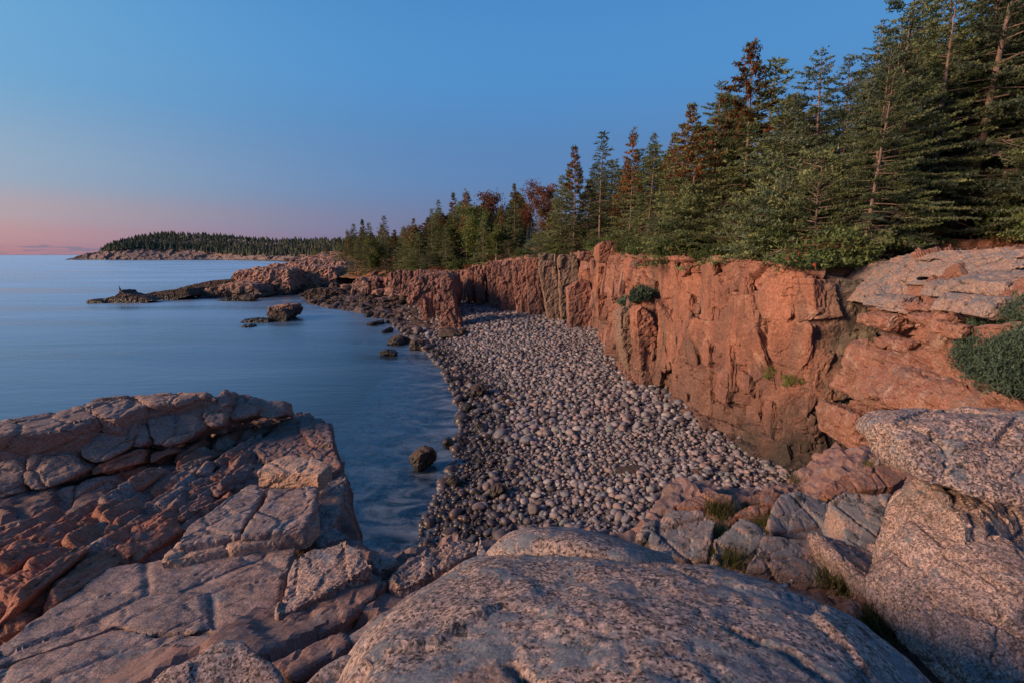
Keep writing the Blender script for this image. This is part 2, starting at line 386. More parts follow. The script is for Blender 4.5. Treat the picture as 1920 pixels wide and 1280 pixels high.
M['column'] = granite('column_red_rock', (.31, .13, .088), (.25, .12, .09), (.38, .22, .165), grain=20, grain_amt=.3, lichen=0, big=.25, bumpd=.16, fac=1.3,
    stain=[((1.3, 1.3, .09), .46, .62, (.11, .07, .055), .85), ((.5, .5, .2), .62, .72, (.46, .33, .26), .5)])
M['column_green'] = granite('column_lichen_rock', (.22, .145, .10), (.16, .105, .075), (.28, .21, .15), grain=20, grain_amt=.3, lichen=.0, big=.4, bumpd=.16, fac=1.3,
    stain=[((.8, .8, .25), .52, .66, (.27, .12, .08), .6)])
M['spur'] = granite('spur_granite', (.29, .125, .078), (.20, .09, .06), (.38, .235, .17), grain=45, grain_amt=.4, lichen=.05, big=.6, bumpd=.07, fac=2.2, stain=[((.9, .9, .35), .50, .66, (.15, .085, .062), .75), ((2., 2., 1.2), .58, .68, (.42, .30, .235), .55)])
M['cap'] = granite('cap_granite', (.30, .18, .13), (.22, .155, .13), (.37, .26, .205), grain=45, grain_amt=.45, fac=1.6, lichen=.55, lichen_col=(.06, .065, .068), big=.6, bumpd=.04)
M['shore'] = granite('shore_granite', (.40, .205, .135), (.32, .17, .125), (.47, .30, .22), grain=8, grain_amt=.4, lichen=0, big=.12, bumpd=.2, wet=3.0, fac=.6,
    stain=[((.22, .22, .3), .52, .66, (.17, .11, .085), .7)])
M['wetrock'] = granite('wet_dark_rock', (.085, .052, .036), (.05, .038, .030), (.13, .08, .055), grain=20, grain_amt=.3, lichen=0, big=.8, bumpd=.06, wet=1.1)
M['farrock'] = granite('headland_rock', (.24, .155, .125), (.17, .125, .11), (.31, .22, .175), grain=1.2, grain_amt=.4, lichen=0, big=.03, bumpd=.8, wet=3.0,
    stain=[((.03, .03, .02), .5, .64, (.15, .115, .10), .8)])
def soil_mat():
    m = NT('soil_and_needles')
    col = m.mix(m.ramp(m.noise(.35, 6, .6), [(.42, 0.), (.6, 1.)]), (.10, .058, .03), (.30, .135, .07))
    col = m.mix(m.ramp(m.noise(.8, 7, .65), [(.5, 0.), (.62, .8)]), col, (.05, .06, .022))
    col = m.mix(1., col, m.ramp(m.noise(14, 5, .7), [(.3, .5), (.7, 1.45)]), 'MULTIPLY')
    m.bsdf(col, .95, m.bump(m.noise(5, 8, .7), 1., .12), .1); return m.m
M['soil'] = soil_mat()
def gravel_mat():
    m = NT('beach_bed')
    col = m.ramp(m.vor(5, out='Color'), [(0., (.045, .037, .037)), (1., (.12, .10, .10))])
    m.bsdf(col, .8, m.bump(m.vor(5), 1., .1), .3); return m.m
M['gravel'] = gravel_mat()
def seabed_mat():
    m = NT('seabed_rock'); m.bsdf(m.mix(m.noise(.15, 5), (.05, .06, .055), (.11, .11, .09)), .9, m.bump(m.noise(1, 6), 1., .3), .2); return m.m
M['seabed'] = seabed_mat()
def cobble_mat(name, attr):
    m = NT(name)
    if attr:
        a = m.nd('ShaderNodeAttribute', attribute_name='tint'); r = a.outputs['Fac']
    else:
        r = m.nd('ShaderNodeObjectInfo').outputs['Random']
    col = m.ramp(r, [(0., (.085, .070, .072)), (.13, (.18, .148, .148)), (.28, (.235, .18, .17)), (.42, (.15, .143, .152)), (.56, (.25, .175, .15)), (.68, (.20, .178, .18)), (.8, (.12, .092, .088)), (.88, (.31, .265, .245)), (.96, (.18, .18, .155)), (1., (.22, .215, .185))], 'CONSTANT')
    col = m.mix(1., col, m.ramp(m.noise(7, 6, .65), [(.3, .65), (.7, 1.3)]), 'MULTIPLY')
    sp = m.nd('ShaderNodeSeparateXYZ'); m.L.new(m.pos, sp.inputs[0])
    zz = m.math('ADD', sp.outputs[2], m.math('MULTIPLY', m.math('SUBTRACT', m.noise(.35, 4), .5), .8))
    wf = m.ramp(m.math('ADD', m.math('MULTIPLY', zz, .4), .5), [(.40, .15), (.49, .5), (.53, 1.), (.588, 1.), (.748, 0.)])
    col = m.mix(wf, col, m.mix(1., col, (.34, .31, .29), 'MULTIPLY'))
    col = m.mix(m.ramp(m.math('ADD', sp.outputs[2], .6), [(.3, .6), (.5, 0.)]), col, (.52, .54, .48))
    rough = m.ramp(wf, [(0., .72), (1., .3)])
    m.bsdf(col, rough, m.bump(m.noise(30, 5, .6), .5, .01), .3); return m.m
M['cobble'] = cobble_mat('cobble_stone', False); M['cobble_mass'] = cobble_mat('cobble_stone_mass', True)
def water_mat():
    m = NT('sea_water')
    at = m.nd('ShaderNodeAttribute', attribute_name='shore').outputs['Fac']
    # wind-ruffled, time-smoothed surface
    v1 = m.scalev(m.pos, (.5, 1.3, 1)); w1 = m.noise(1.4, 6, .62, v1, .4)
    v2 = m.scalev(m.pos, (.05, .16, 1)); w2 = m.noise(1., 5, .6, v2, .6)
    nrm = m.bump(m.math('ADD', m.math('MULTIPLY', w1, .10), m.math('MULTIPLY', w2, .5)), .55, .5)
    v3 = m.scalev(m.pos, (.010, .05, 1)); w3 = m.noise(1., 5, .6, v3, .5)
    gl = m.nd('ShaderNodeBsdfGlossy'); m.put(gl.inputs['Roughness'], m.ramp(w3, [(.35, .17), (.65, .40)])); m.put(gl.inputs['Normal'], nrm)
    gl.inputs['Color'].default_value = (.92, .96, 1, 1)
    body = m.nd('ShaderNodeBsdfDiffuse'); m.put(body.inputs['Color'], m.mix(m.ramp(w3, [(.38, 0.), (.62, 1.)]), (.042, .118, .195), (.085, .175, .262)))
    tr = m.nd('ShaderNodeBsdfTransparent'); tr.inputs['Color'].default_value = (.93, .97, .98, 1)
    ms = m.nd('ShaderNodeMixShader'); m.put(ms.inputs[0], m.ramp(at, [(0., .90), (.12, .74), (.35, .26), (.7, .07), (1., .04)]))
    m.L.new(tr.outputs[0], ms.inputs[1]); m.L.new(body.outputs[0], ms.inputs[2])
    # milky wash where the swell runs over the stones
    fn = m.ramp(m.noise(.55, 7, .68, m.scalev(m.pos, (1, 1.7, 1)), .8), [(.44, 0.), (.80, 1.)])
    fa = m.math('MULTIPLY', fn, m.ramp(at, [(.45, 0.), (.72, .45), (.93, .9), (1., .7)]))
    foam = m.nd('ShaderNodeBsdfDiffuse'); foam.inputs['Color'].default_value = (.50, .55, .60, 1)
    m2 = m.nd('ShaderNodeMixShader'); m.put(m2.inputs[0], m.math('MULTIPLY', fa, .62)); m.L.new(ms.outputs[0], m2.inputs[1]); m.L.new(foam.outputs[0], m2.inputs[2])
    fr = m.nd('ShaderNodeFresnel'); fr.inputs['IOR'].default_value = 1.333; m.put(fr.inputs['Normal'], nrm)
    m3 = m.nd('ShaderNodeMixShader'); m.put(m3.inputs[0], fr.outputs[0]); m.L.new(m2.outputs[0], m3.inputs[1]); m.L.new(gl.outputs[0], m3.inputs[2])
    m.L.new(m3.outputs[0], m.out.inputs[0])
    ab = m.nd('ShaderNodeVolumeAbsorption'); ab.inputs['Color'].default_value = (.08, .50, .64, 1); ab.inputs['Density'].default_value = .22
    m.L.new(ab.outputs[0], m.out.inputs['Volume']); return m.m
M['water'] = water_mat()
def leaf_mat(name, stops, trans=.25):
    m = NT(name)
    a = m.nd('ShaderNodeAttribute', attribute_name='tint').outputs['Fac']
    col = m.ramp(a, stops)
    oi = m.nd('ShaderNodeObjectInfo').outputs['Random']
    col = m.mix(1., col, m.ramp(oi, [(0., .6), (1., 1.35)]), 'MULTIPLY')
    d = m.nd('ShaderNodeBsdfDiffuse'); m.put(d.inputs[0], col); t = m.nd('ShaderNodeBsdfTranslucent'); m.put(t.inputs[0], col)
    x = m.nd('ShaderNodeMixShader'); x.inputs[0].default_value = trans; m.L.new(d.outputs[0], x.inputs[1]); m.L.new(t.outputs[0], x.inputs[2])
    m.L.new(x.outputs[0], m.out.inputs[0]); return m.m
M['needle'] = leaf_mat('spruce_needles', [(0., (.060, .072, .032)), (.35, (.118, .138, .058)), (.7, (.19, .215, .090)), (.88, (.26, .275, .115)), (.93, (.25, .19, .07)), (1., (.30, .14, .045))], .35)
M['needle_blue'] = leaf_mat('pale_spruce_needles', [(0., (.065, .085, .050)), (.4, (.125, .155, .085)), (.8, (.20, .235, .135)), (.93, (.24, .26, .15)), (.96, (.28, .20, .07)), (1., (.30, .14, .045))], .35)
M['needle_far'] = leaf_mat('far_needles', [(0., (.060, .068, .045)), (.5, (.095, .105, .068)), (1., (.14, .145, .095))], .3)  # greyed needles: distance haze put into the leaf colour
M['cones'] = leaf_mat('rust_brown_cones', [(0., (.11, .045, .02)), (1., (.34, .115, .045))])
M['autumn'] = leaf_mat('autumn_leaves', [(0., (.09, .04, .025)), (.5, (.17, .065, .04)), (.8, (.21, .10, .05)), (1., (.15, .13, .05))], .4)
M['leaf_green'] = leaf_mat('broad_leaves', [(0., (.08, .105, .03)), (.6, (.17, .20, .06)), (.93, (.25, .25, .08)), (1., (.34, .17, .05))], .4)
M['shrub'] = leaf_mat('shrub_leaves', [(0., (.045, .065, .025)), (.6, (.11, .14, .05)), (.93, (.16, .19, .07)), (.965, (.30, .06, .035)), (1., (.34, .05, .05))], .3)
M['juniper'] = leaf_mat('juniper_sprays', [(0., (.04, .062, .042)), (.6, (.09, .13, .085)), (1., (.15, .20, .13))], .2)
M['grass'] = leaf_mat('coarse_grass', [(0., (.055, .06, .022)), (.6, (.11, .11, .04)), (1., (.22, .17, .07))], .3)
def bark_mat(name, a, b):
    m = NT(name); col = m.mix(m.ramp(m.noise(1., 6, .65, m.scalev(m.pos, (9, 9, 3))), [(.35, 0.), (.65, 1.)]), a, b)
    m.bsdf(col, .9, m.bump(m.noise(1., 5, .7, m.scalev(m.pos, (20, 20, 6))), 1., .03), .1); return m.m
M['bark'] = bark_mat('spruce_bark', (.13, .085, .065), (.26, .175, .13))
M['deadwood'] = bark_mat('dead_branches', (.15, .10, .075), (.25, .18, .14))
M['birch'] = bark_mat('grey_bark', (.22, .19, .16), (.36, .32, .27))
def plain(name, c, r=.6):
    m = NT(name); m.bsdf(m.mix(m.noise(30, 3), c, tuple(k*.85 for k in c)), r); return m.m
M['white'] = plain('white_sign_paint', (.72, .70, .68)); M['red'] = plain('red_sign_paint', (.55, .04, .05)); M['black'] = plain('black_paint', (.02, .02, .02)); M['feather'] = plain('dark_plumage', (.02, .02, .022), .8)
# ------------------------------------------------------------------ shoreline, beach, sea
def wp(x, Y, z):
    """world point at pixel column x, forward distance Y, height z"""
    dep = Y*CP - (z-H)*SP
    return Vector(((x-960)/FPX*dep, Y, z))
WL = np.array([(1.5, 2), (-1.2, 11), (-2.3, 14.9), (-2.5, 16.1), (-2.5, 18), (-2.1, 22.1), (-2.2, 27.3), (-3, 32.6), (-5.5, 42.4), (-9.7, 54.3), (-13.1, 61.9), (-18.3, 74.9), (-24, 83.3), (-31.9, 90), (-40.9, 99.9), (-58, 131.9), (-80, 190), (-120, 300)], float)
def shore_dist(P):
    """signed distance to the waterline, positive on land"""
    best = np.full(len(P), 1e9); sg = np.ones(len(P))
    for a, b in zip(WL[:-1], WL[1:]):
        d = b-a; t = np.clip(((P-a) @ d)/(d @ d), 0, 1); q = P-(a+t[:, None]*d); r = np.hypot(q[:, 0], q[:, 1])
        s = np.where(d[0]*(P[:, 1]-a[1]) - d[1]*(P[:, 0]-a[0]) <= 0, 1., -1.)
        m = r < best; best = np.where(m, r, best); sg = np.where(m, s, sg)
    return best*sg
def beach_z(P):
    s = shore_dist(P)
    w = fbm(np.column_stack([P, np.zeros(len(P))]), 5, 3, 5)*.12
    up = np.where(s < 10, .135*s, 1.35+.06*(s-10))
    dn = np.where(s > -9, .13*s, -1.17+.28*(s+9))
    return np.maximum(np.where(s >= 0, up, dn) + w*np.clip(np.abs(s)/3, 0, 1), -6.5)
def bz(x, y): return float(beach_z(np.array([[x, y]]))[0])
def on_beach(px, py):
    d = ray(px, py).normalized(); h = bvBeach.ray_cast(CAMP, d); p = h[0] if h[0] is not None else at_z(px, py, 0.); w = at_z(px, py, 0.)
    return p if p.z > 0 or (w-p).length < 4 else w

xs = np.concatenate([np.linspace(-150, -42, 28)[:-1], np.linspace(-42, 18, 100), np.linspace(18, 60, 8)[1:]])
ys = np.concatenate([np.linspace(-30, 8, 8)[:-1], np.linspace(8, 100, 130), np.linspace(100, 320, 40)[1:]])
X, Y = np.meshgrid(xs, ys); Pb = np.column_stack([X.ravel(), Y.ravel()])
Gb = np.column_stack([Pb, beach_z(Pb)]).reshape(len(ys), len(xs), 3)
bvBeach = BVHTree.FromPolygons([tuple(p) for p in Gb.reshape(-1, 3)], [tuple(int(i) for i in f) for f in grid_faces(*Gb.shape[:2])])
tag(grid_obj('beach', Gb, M['gravel'], smooth=True), kind='structure')
bed = mesh_np('seabed', np.array([(-40000, -3000, -6.9), (40000, -3000, -6.9), (40000, 60000, -6.9), (-40000, 60000, -6.9)]), np.array([[0, 1, 2, 3]]), M['seabed'])
tag(link('seabed', bed), kind='structure')
xs = np.concatenate([[-40000, -8000, -2000, -600, -250], np.linspace(-120, 20, 141), [60, 400, 3000, 40000]])
ys = np.concatenate([[-3000, -200, -20], np.linspace(4, 130, 127), [180, 260, 420, 800, 1600, 4000, 12000, 60000]])
X, Y = np.meshgrid(xs, ys); Pw = np.column_stack([X.ravel(), Y.ravel()])
sdist = shore_dist(Pw); shore = np.clip(np.exp(np.minimum(sdist, 0)/9.0), 0, 1)
Gw = np.column_stack([Pw, np.zeros(len(Pw))]); n = len(Gw); nu = len(xs); nv = len(ys)
f1 = grid_faces(nv, nu)
ring = np.concatenate([np.arange(nu), np.arange(1, nv)*nu+nu-1, (nv-1)*nu+np.arange(nu-2, -1, -1), np.arange(nv-2, 0, -1)*nu])
low = Gw[ring].copy(); low[:, 2] = -7.4; li = n+np.arange(len(ring)); nr = len(ring)
side = np.array([[ring[(i+1) % nr], ring[i], li[i], li[(i+1) % nr]] for i in range(nr)])
c0 = n+nr; cor = np.array([(-40000, -3000, -7.4), (40000, -3000, -7.4), (40000, 60000, -7.4), (-40000, 60000, -7.4)])
me = mesh_np('sea', np.vstack([Gw, low, cor]), np.vstack([f1, side, [[c0+3, c0+2, c0+1, c0]]]), M['water'], True, {'shore': np.concatenate([shore, np.zeros(nr+4)])})
tag(link('sea', me), kind='structure')

# ------------------------------------------------------------------ cliffs
INLAND = lambda x: Vector((.95, .3, 0)) if x > 1150 else (Vector((.75, .66, 0)) if x > 1040 else Vector((.35, .94, 0)))
def station(b, t, zb, lean=.25):
    base = at_z(b[0], b[1], zb); top = at_y(t[0], t[1], base.y+lean); return base, top
ST = [((1640, 893), (1720, 545), 1.4), ((1600, 890), (1672, 541), 1.4), ((1545, 888), (1605, 534), 1.4), ((1480, 880), (1520, 517), 1.4), ((1400, 840), (1430, 499), 1.4), ((1310, 775), (1335, 491), 1.4),
      ((1240, 735), (1262, 490), 1.4), ((1180, 712), (1203, 488), 1.4), ((1145, 670), (1165, 480), 1.4), ((1118, 625), (1122, 474), 1.4), ((1085, 612), (1092, 478), 1.4)]
STB = [((1100, 612), (1105, 480), 1.4), ((1060, 606), (1064, 481), 1.4), ((1000, 592), (1003, 484), 1.4), ((930, 577), (925, 492), 1.4), ((880, 571), (885, 500), 1.5), ((858, 562), (862, 508), 2.), ((800, 558), (800, 509), 2.), ((760, 552), (757, 513), 2.2), ((735, 546), (733, 520), 2.5), ((680, 541), (680, 527), 3.)]
def wall_rows(stats, back=0.):
    rows = [[] for _ in range(8)]; edge = []
    for b, t, zb in stats:
        base, top = station(b, t, zb); inl = INLAND(b[0]); base = base+inl*back; top = top+inl*back
        edge.append((top, inl))
        rows[0].append(top + inl*6 + Vector((0, 0, -.6))); rows[1].append(top + inl*.5 + Vector((0, 0, .02))); rows[2].append(top)
        for k, fr in ((3, .25), (4, .5), (5, .75)): rows[k].append(top.lerp(base, fr) + inl*(.25*math.sin(fr*7+b[0]*.02)))
        rows[6].append(base); rows[7].append(base + Vector((0, 0, -1.6)))
    return rows, edge
def rock_wall(name, rows, nv, nu, mat, layers, seed, fb=(.08, 1.2), streak=0., lip=2, attrs=None, blocks=()):
    G = net(rows, nv, nu); N3 = grid_normals(G).reshape(-1, 3); tv = np.repeat(np.linspace(0, len(rows)-1, nv), nu); fade = .3+.7*np.clip((tv-lip+.5)/1.0, 0, 1); v = G.reshape(-1, 3); d = np.zeros(len(v))
    for k, (size, amp, rot, tilt) in enumerate(layers):
        a, c = facet(v, size, seed+k*13, tilt, euler(*rot)); d += amp*a - amp*.8*np.clip(1-c/.05, 0, 1)
    for k, (w, h, amp, sl, cw) in enumerate(blocks):
        a, e = blocky(v, w, h, seed+200+k*7, sl); d += amp*a - amp*1.1*np.clip(1-e/cw, 0, 1)
    d += fb[0]*fbm(v, fb[1], 5, seed+5)
    if streak: d += streak*fbm(v, (.5, .5, 5), 3, seed+6)
    G = (v + N3*(d*fade)[:, None]).reshape(G.shape)
    o = grid_obj(name, G, mat, attr=attrs(G.reshape(-1, 3)) if attrs else None); return o, G
rowsA, edgeA = wall_rows(ST)
def cliff_attr(v):
    px_ = 960+FPX*v[:, 0]/(v[:, 1]*CP-(v[:, 2]-H)*SP); n1 = fbm(v, (2., 2., 3.5), 5, 61); n2 = fbm(v, 1.2, 5, 62)
    u = np.interp(v[:, 1]-v[:, 0]*.25, [14, 60], [0, 1])
    gx = np.clip((14.6-.0*v[:, 2]-np.abs(v[:, 0]-14.4)*1.0-np.abs(v[:, 1]-18.)*1.7-11.2+1.3*n1)/1.2, 0, 1)
    low = np.clip((4.4-v[:, 2]+2.6*n2+1.2*n1-.55*np.clip(v[:, 1]-18.2, 0, 30))/3.2, 0, .95)
    patch = np.clip((fbm(v, (2.5, 2.5, 5.), 4, 63)-.38)*4, 0, .7)*(v[:, 1] < 30)
    return {'damp': np.clip(np.maximum(gx, patch), 0, 1), 'algae': low}
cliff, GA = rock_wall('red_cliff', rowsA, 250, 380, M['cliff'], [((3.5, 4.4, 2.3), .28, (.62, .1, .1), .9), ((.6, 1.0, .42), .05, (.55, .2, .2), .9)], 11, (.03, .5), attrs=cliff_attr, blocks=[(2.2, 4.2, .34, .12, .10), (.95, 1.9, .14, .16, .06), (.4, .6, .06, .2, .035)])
tag(cliff, kind='structure')
# gully corner between the wall and the spur, dark damp rock: its own sheet of the same wall, proud by a hand's breadth
rowsB, edgeB = wall_rows(STB, 1.6)
colcliff, GB = rock_wall('column_cliff', rowsB, 130, 330, M['column'], [((2.0, 2.0, 12), .7, (.05, .05, .3), .4), ((.5, .5, .9), .07, (.1, .1, .3), .6)], 23, (.05, 1.), blocks=[(1.7, 8., .8, .02, .22), (.75, 2.6, .3, .02, .12)])
tag(colcliff, kind='structure')

def front(poly, Y, depth, shift=(0, 0)):
    """camera-facing outline at forward distance Y (number or one per point), extruded back by depth metres"""
    top = [at_y(x, y, Y[i] if isinstance(Y, (list, tuple)) else Y) for i, (x, y) in enumerate(poly)]
    return prism(top, Vector((shift[0], depth, shift[1])), .92)
def col_disp(seed, amp=.14):
    return d_angular((.9, .9, 1.7), amp, seed, (.04, .06, .2), .35)
# each standing column of the columnar cliff is a part of its own
COLS = [([(1046, 600), (1010, 478), (1020, 474), (1042, 476), (1050, 520), (1066, 606), (1030, 604)], 62.5, 2.6, 'column_green'),
        ([(1028, 602), (1009, 500), (1012, 489), (1040, 490), (1062, 604)], 61.6, 2.2, 'column_green'),
        ([(1052, 605), (1046, 490), (1049, 478), (1068, 477), (1083, 484), (1086, 520), (1096, 560), (1080, 606)], 60, 3, 'column_green'),
        ([(1068, 618), (1064, 540), (1090, 522), (1106, 528), (1118, 570), (1124, 622), (1090, 622)], 55, 3, 'column'),
        ([(992, 596), (985, 500), (988, 486), (1008, 484), (1012, 520), (1024, 602)], 66, 2.2, 'column'),
        ([(970, 592), (960, 500), (962, 488), (986, 486), (990, 540), (998, 597)], 68.5, 2.2, 'column'),
        ([(940, 586), (934, 500), (938, 489), (960, 488), (966, 540), (974, 592)], 72, 2.2, 'column'),
        ([(918, 582), (912, 505), (914, 492), (934, 491), (938, 540), (944, 587)], 75, 2.2, 'column'),
        ([(892, 566), (888, 520), (890, 506), (905, 505), (908, 540), (910, 566)], 79, 2., 'column'),
        ([(876, 562), (875, 510), (879, 502), (888, 503), (886, 540), (888, 562)], 80.5, 2., 'column')]
for k, (poly, Yc, dep, mt) in enumerate(COLS):
    solid('rock_column', *front(poly, Yc, dep), .15, M[mt], colcliff, smooth=1, disp=col_disp(40+k))
HC = [([(752, 556), (753, 512), (757, 508), (770, 507), (772, 530), (776, 556)], 86, 2.5), ([(776, 560), (776, 510), (785, 505), (800, 506), (800, 560)], 85, 2.5), ([(800, 560), (800, 507), (812, 505), (826, 506), (826, 560)], 84, 2.5),
      ([(735, 545), (737, 513), (745, 506), (750, 507), (752, 546)], 90, 2.5), ([(726, 540), (728, 512), (734, 510), (738, 540)], 93, 2.5), ([(815, 556), (816, 522), (824, 514), (832, 516), (835, 560)], 76, 2.), ([(795, 552), (797, 522), (805, 515), (815, 518), (817, 552)], 78, 2.)]
for k, (poly, Yc, dep) in enumerate(HC):
    solid('rock_column', *front(poly, Yc, dep), .16, M['column'], colcliff, smooth=1, disp=col_disp(60+k, .16))
# the free-standing stack and the two broken columns beside it
o = solid('sea_stack', *front([(824, 612), (826, 585), (823, 572), (818, 562), (818, 553), (824, 545), (826, 538), (824, 528), (832, 518), (840, 516), (848, 524), (848, 540), (852, 565), (856, 588), (863, 600), (866, 622), (835, 626)], 60.5, 3.4), .12, M['column'], smooth=1, disp=d_angular((1.1, 1.1, 1.5), .2, 71, (.05, .1, .2)))
tag(o, 'tall free-standing rock stack with blocky top at the head of the cobble beach', 'rock stack')
o = solid('rock_pillar', *front([(790, 600), (787, 578), (786, 560), (794, 556), (797, 562), (801, 590), (802, 598)], 62, 1.6), .09, M['column'], smooth=1, disp=col_disp(72, .1)); tag(o, 'left of two slim broken rock pillars beside the tall stack', 'rock pillar')
o = solid('rock_pillar', *front([(802, 597), (799, 575), (797, 556), (801, 549), (810, 546), (809, 560), (808, 575), (814, 596)], 62.4, 1.6), .09, M['column'], smooth=1, disp=col_disp(73, .1)); tag(o, 'right of two slim broken rock pillars beside the tall stack', 'rock pillar')
# blocks standing proud of the red wall
def wall_block(poly, Y, dep, seed, amp=.12, mat='cliff', vox=.10, name='rock_block', size=(.9, .9, 1.1)):
    return solid(name, *front(poly, Y, dep), vox, M[mat], cliff, smooth=1, disp=d_angular(size, amp, seed, (.4, .3, .3), .4))
wall_block([(1360, 760), (1362, 705), (1380, 692), (1408, 700), (1404, 735), (1380, 765)], 22.2, 1.6, 81)
wall_block([(1402, 735), (1404, 702), (1440, 710), (1485, 722), (1492, 740), (1480, 768), (1440, 775)], 20.6, 1.8, 82)
wall_block([(1180, 705), (1165, 640), (1162, 590), (1170, 575), (1186, 580), (1194, 640), (1205, 712)], 32.6, 2., 83, mat='column_green')
wall_block([(1205, 722), (1196, 650), (1192, 585), (1204, 572), (1222, 590), (1240, 650), (1250, 735), (1230, 740)], 30.4, 2., 84)
wall_block([(1122, 600), (1119, 540), (1122, 500), (1140, 498), (1148, 540), (1140, 610)], 47, 2., 85)
o = wall_block([(1122, 492), (1122, 462), (1130, 454), (1160, 451), (1178, 458), (1172, 488), (1150, 494)], 44, 3., 86, .10, 'cliff'); 
wall_block([(1085, 486), (1086, 474), (1100, 471), (1112, 480), (1112, 492)], 56, 2.5, 87, .1, 'column')
for k, (x, y, w, h) in enumerate([(1255, 488, 26, 14), (1308, 492, 34, 16), (1345, 500, 20, 10), (1410, 503, 22, 12), (1545, 505, 46, 24), (1500, 512, 18, 9), (1475, 506, 16, 9)]):
    Yb = {0: 31.5, 1: 28.5, 2: 26.5, 3: 23.5, 4: 20.5, 5: 20.6, 6: 21.3}[k]
    wall_block([(x-w/2, y+h/2), (x-w*.4, y-h*.2), (x-w*.1, y-h/2), (x+w*.35, y-h*.3), (x+w/2, y+h*.5)], Yb, w*Yb/FPX*.8, 90+k, .06, 'spur' if k != 4 else 'ridge', .05, size=(.5, .5, .5))
# the large joint-bounded faces of the wall: outlines laid on the wall, each standing a little proud of it
bvA = BVHTree.FromPolygons([tuple(p) for p in GA.reshape(-1, 3)], [tuple(int(i) for i in f) for f in grid_faces(*GA.shape[:2])])
WF = [([(1136, 517), (1174, 502), (1179, 544), (1174, 581), (1140, 577)], .35), ([(1181, 506), (1230, 499), (1260, 544), (1275, 577), (1260, 592), (1238, 566), (1215, 532)], .25), ([(1260, 502), (1312, 514), (1324, 547), (1309, 577), (1282, 570), (1260, 536)], .35), ([(1324, 517), (1387, 514), (1425, 532), (1410, 577), (1372, 596), (1335, 577)], .15),
      ([(1425, 532), (1500, 529), (1507, 570), (1481, 585), (1447, 577)], .30), ([(1511, 532), (1567, 532), (1575, 566), (1537, 596), (1515, 577)], .40), ([(1290, 596), (1350, 604), (1372, 630), (1357, 682), (1320, 675), (1294, 634)], .2), ([(1372, 600), (1425, 581), (1470, 581), (1489, 630), (1477, 675), (1425, 667), (1380, 645)], .35),
      ([(1492, 641), (1526, 637), (1534, 682), (1530, 757), (1511, 742), (1496, 690)], .25), ([(1260, 664), (1290, 682), (1320, 712), (1312, 746), (1275, 731)], .35), ([(1320, 780), (1372, 795), (1425, 817), (1421, 832), (1369, 817), (1327, 799)], .4), ([(1387, 799), (1481, 799), (1530, 802), (1526, 832), (1447, 836), (1399, 817)], .25), ([(1225, 560), (1258, 600), (1285, 650), (1262, 655), (1232, 610)], .3), ([(1150, 590), (1160, 592), (1168, 660), (1180, 700), (1160, 680), (1150, 640)], .4)]
NW = Vector((-.80, -.58, .12)).normalized()
for k, (poly, pr) in enumerate(WF):
    pt = []
    for x, y in poly:
        h_ = bvA.ray_cast(CAMP, ray(x, y).normalized())
        if h_[0] is not None: pt.append(h_[0])
    if len(pt) < 4: continue
    c_ = sum(pt, Vector())/len(pt); M_ = np.array([tuple(q-c_) for q in pt]); nn = Vector(np.linalg.svd(M_)[2][2]); nn = nn if nn.dot(NW) > 0 else -nn
    nn = (nn*.6 + NW*.4).normalized(); top = [on_plane(x, y, c_ + nn*pr, nn) for x, y in poly]
    solid('rock_face', *prism(top, -nn*(pr+1.0), 1.15), .11, M['cliff'], cliff, smooth=0, disp=d_angular((1.0, 1.6, .7), .09, 350+k, (.6, .1, .2), .5))
# angular joint blocks: flat-faced pieces standing out of the walls, each a part of its own
def joint_lib(n, seed, mat):
    out = []; r = random.Random(seed)
    for k in range(n):
        pts = [Vector((sx*r.uniform(.26, .5), sy*r.uniform(.36, .5), sz*r.uniform(.26, .5))) for sx in (-1, 1) for sy in (-1, 1) for sz in (-1, 1)] + [Vector((r.uniform(-.35, .35), -.58, r.uniform(-.35, .35))), Vector((r.choice((-1, 1))*.52, r.uniform(-.4, .4), r.uniform(-.3, .3))), Vector((r.uniform(-.3, .3), r.uniform(-.4, .4), r.choice((-1, 1))*.55))]
        me, _ = solid_mesh('joint_block', *hull(pts), .045, mat, smooth=0, disp=d_angular((.42, .42, .42), .035, seed+k*3, (.3, .2, .3), .3))
        vv = np.empty(len(me.vertices)*3, np.float32); me.vertices.foreach_get('co', vv); vv = vv.reshape(-1, 3); vv -= (vv.min(0)+vv.max(0))/2; me.vertices.foreach_set('co', vv.ravel()); out.append(me)
    return out
def joint_blocks(parent, rows, n, seed, lib, rng_v, rng_u, wr, hr, dr, slant, proud, lipf=2/7, name='joint_block'):
    G = net(rows, 120, 240); N3 = grid_normals(G); r = random.Random(seed); U = Vector((0, 0, 1))
    for k in range(n):
        i = int(r.uniform(*rng_v)*119); j = int(r.uniform(*rng_u)*239); p = Vector(G[i, j]); nn = Vector(N3[i, j]); nn.z *= .5; nn.normalize()
        sc = r.random()**1.6; w = wr[0]+(wr[1]-wr[0])*sc*r.uniform(.7, 1.2); h = hr[0]+(hr[1]-hr[0])*sc*r.uniform(.7, 1.2); d = r.uniform(*dr)*(.5+sc)
        zt = G[int(lipf*119), j, 2] - .05
        if p.z + h*.5 > zt: h = 2*(zt-p.z)
        if h < .35: continue
        t = nn.cross(U).normalized(); b = t.cross(nn).normalized(); q = Matrix((t, -nn, b)).transposed().to_quaternion()
        o = link(name, lib[r.randrange(len(lib))], parent, p - nn*(d*.5 - proud*r.uniform(.2, 1.)*(.4+sc))); o.scale = (w, d, h)
        o.rotation_mode = 'QUATERNION'; o.rotation_quaternion = q @ Matrix.Rotation(slant+r.gauss(0, .2), 3, 'Y').to_quaternion() @ Matrix.Rotation(r.gauss(0, .14), 3, 'Z').to_quaternion() @ Matrix.Rotation(r.gauss(0, .12), 3, 'X').to_quaternion()
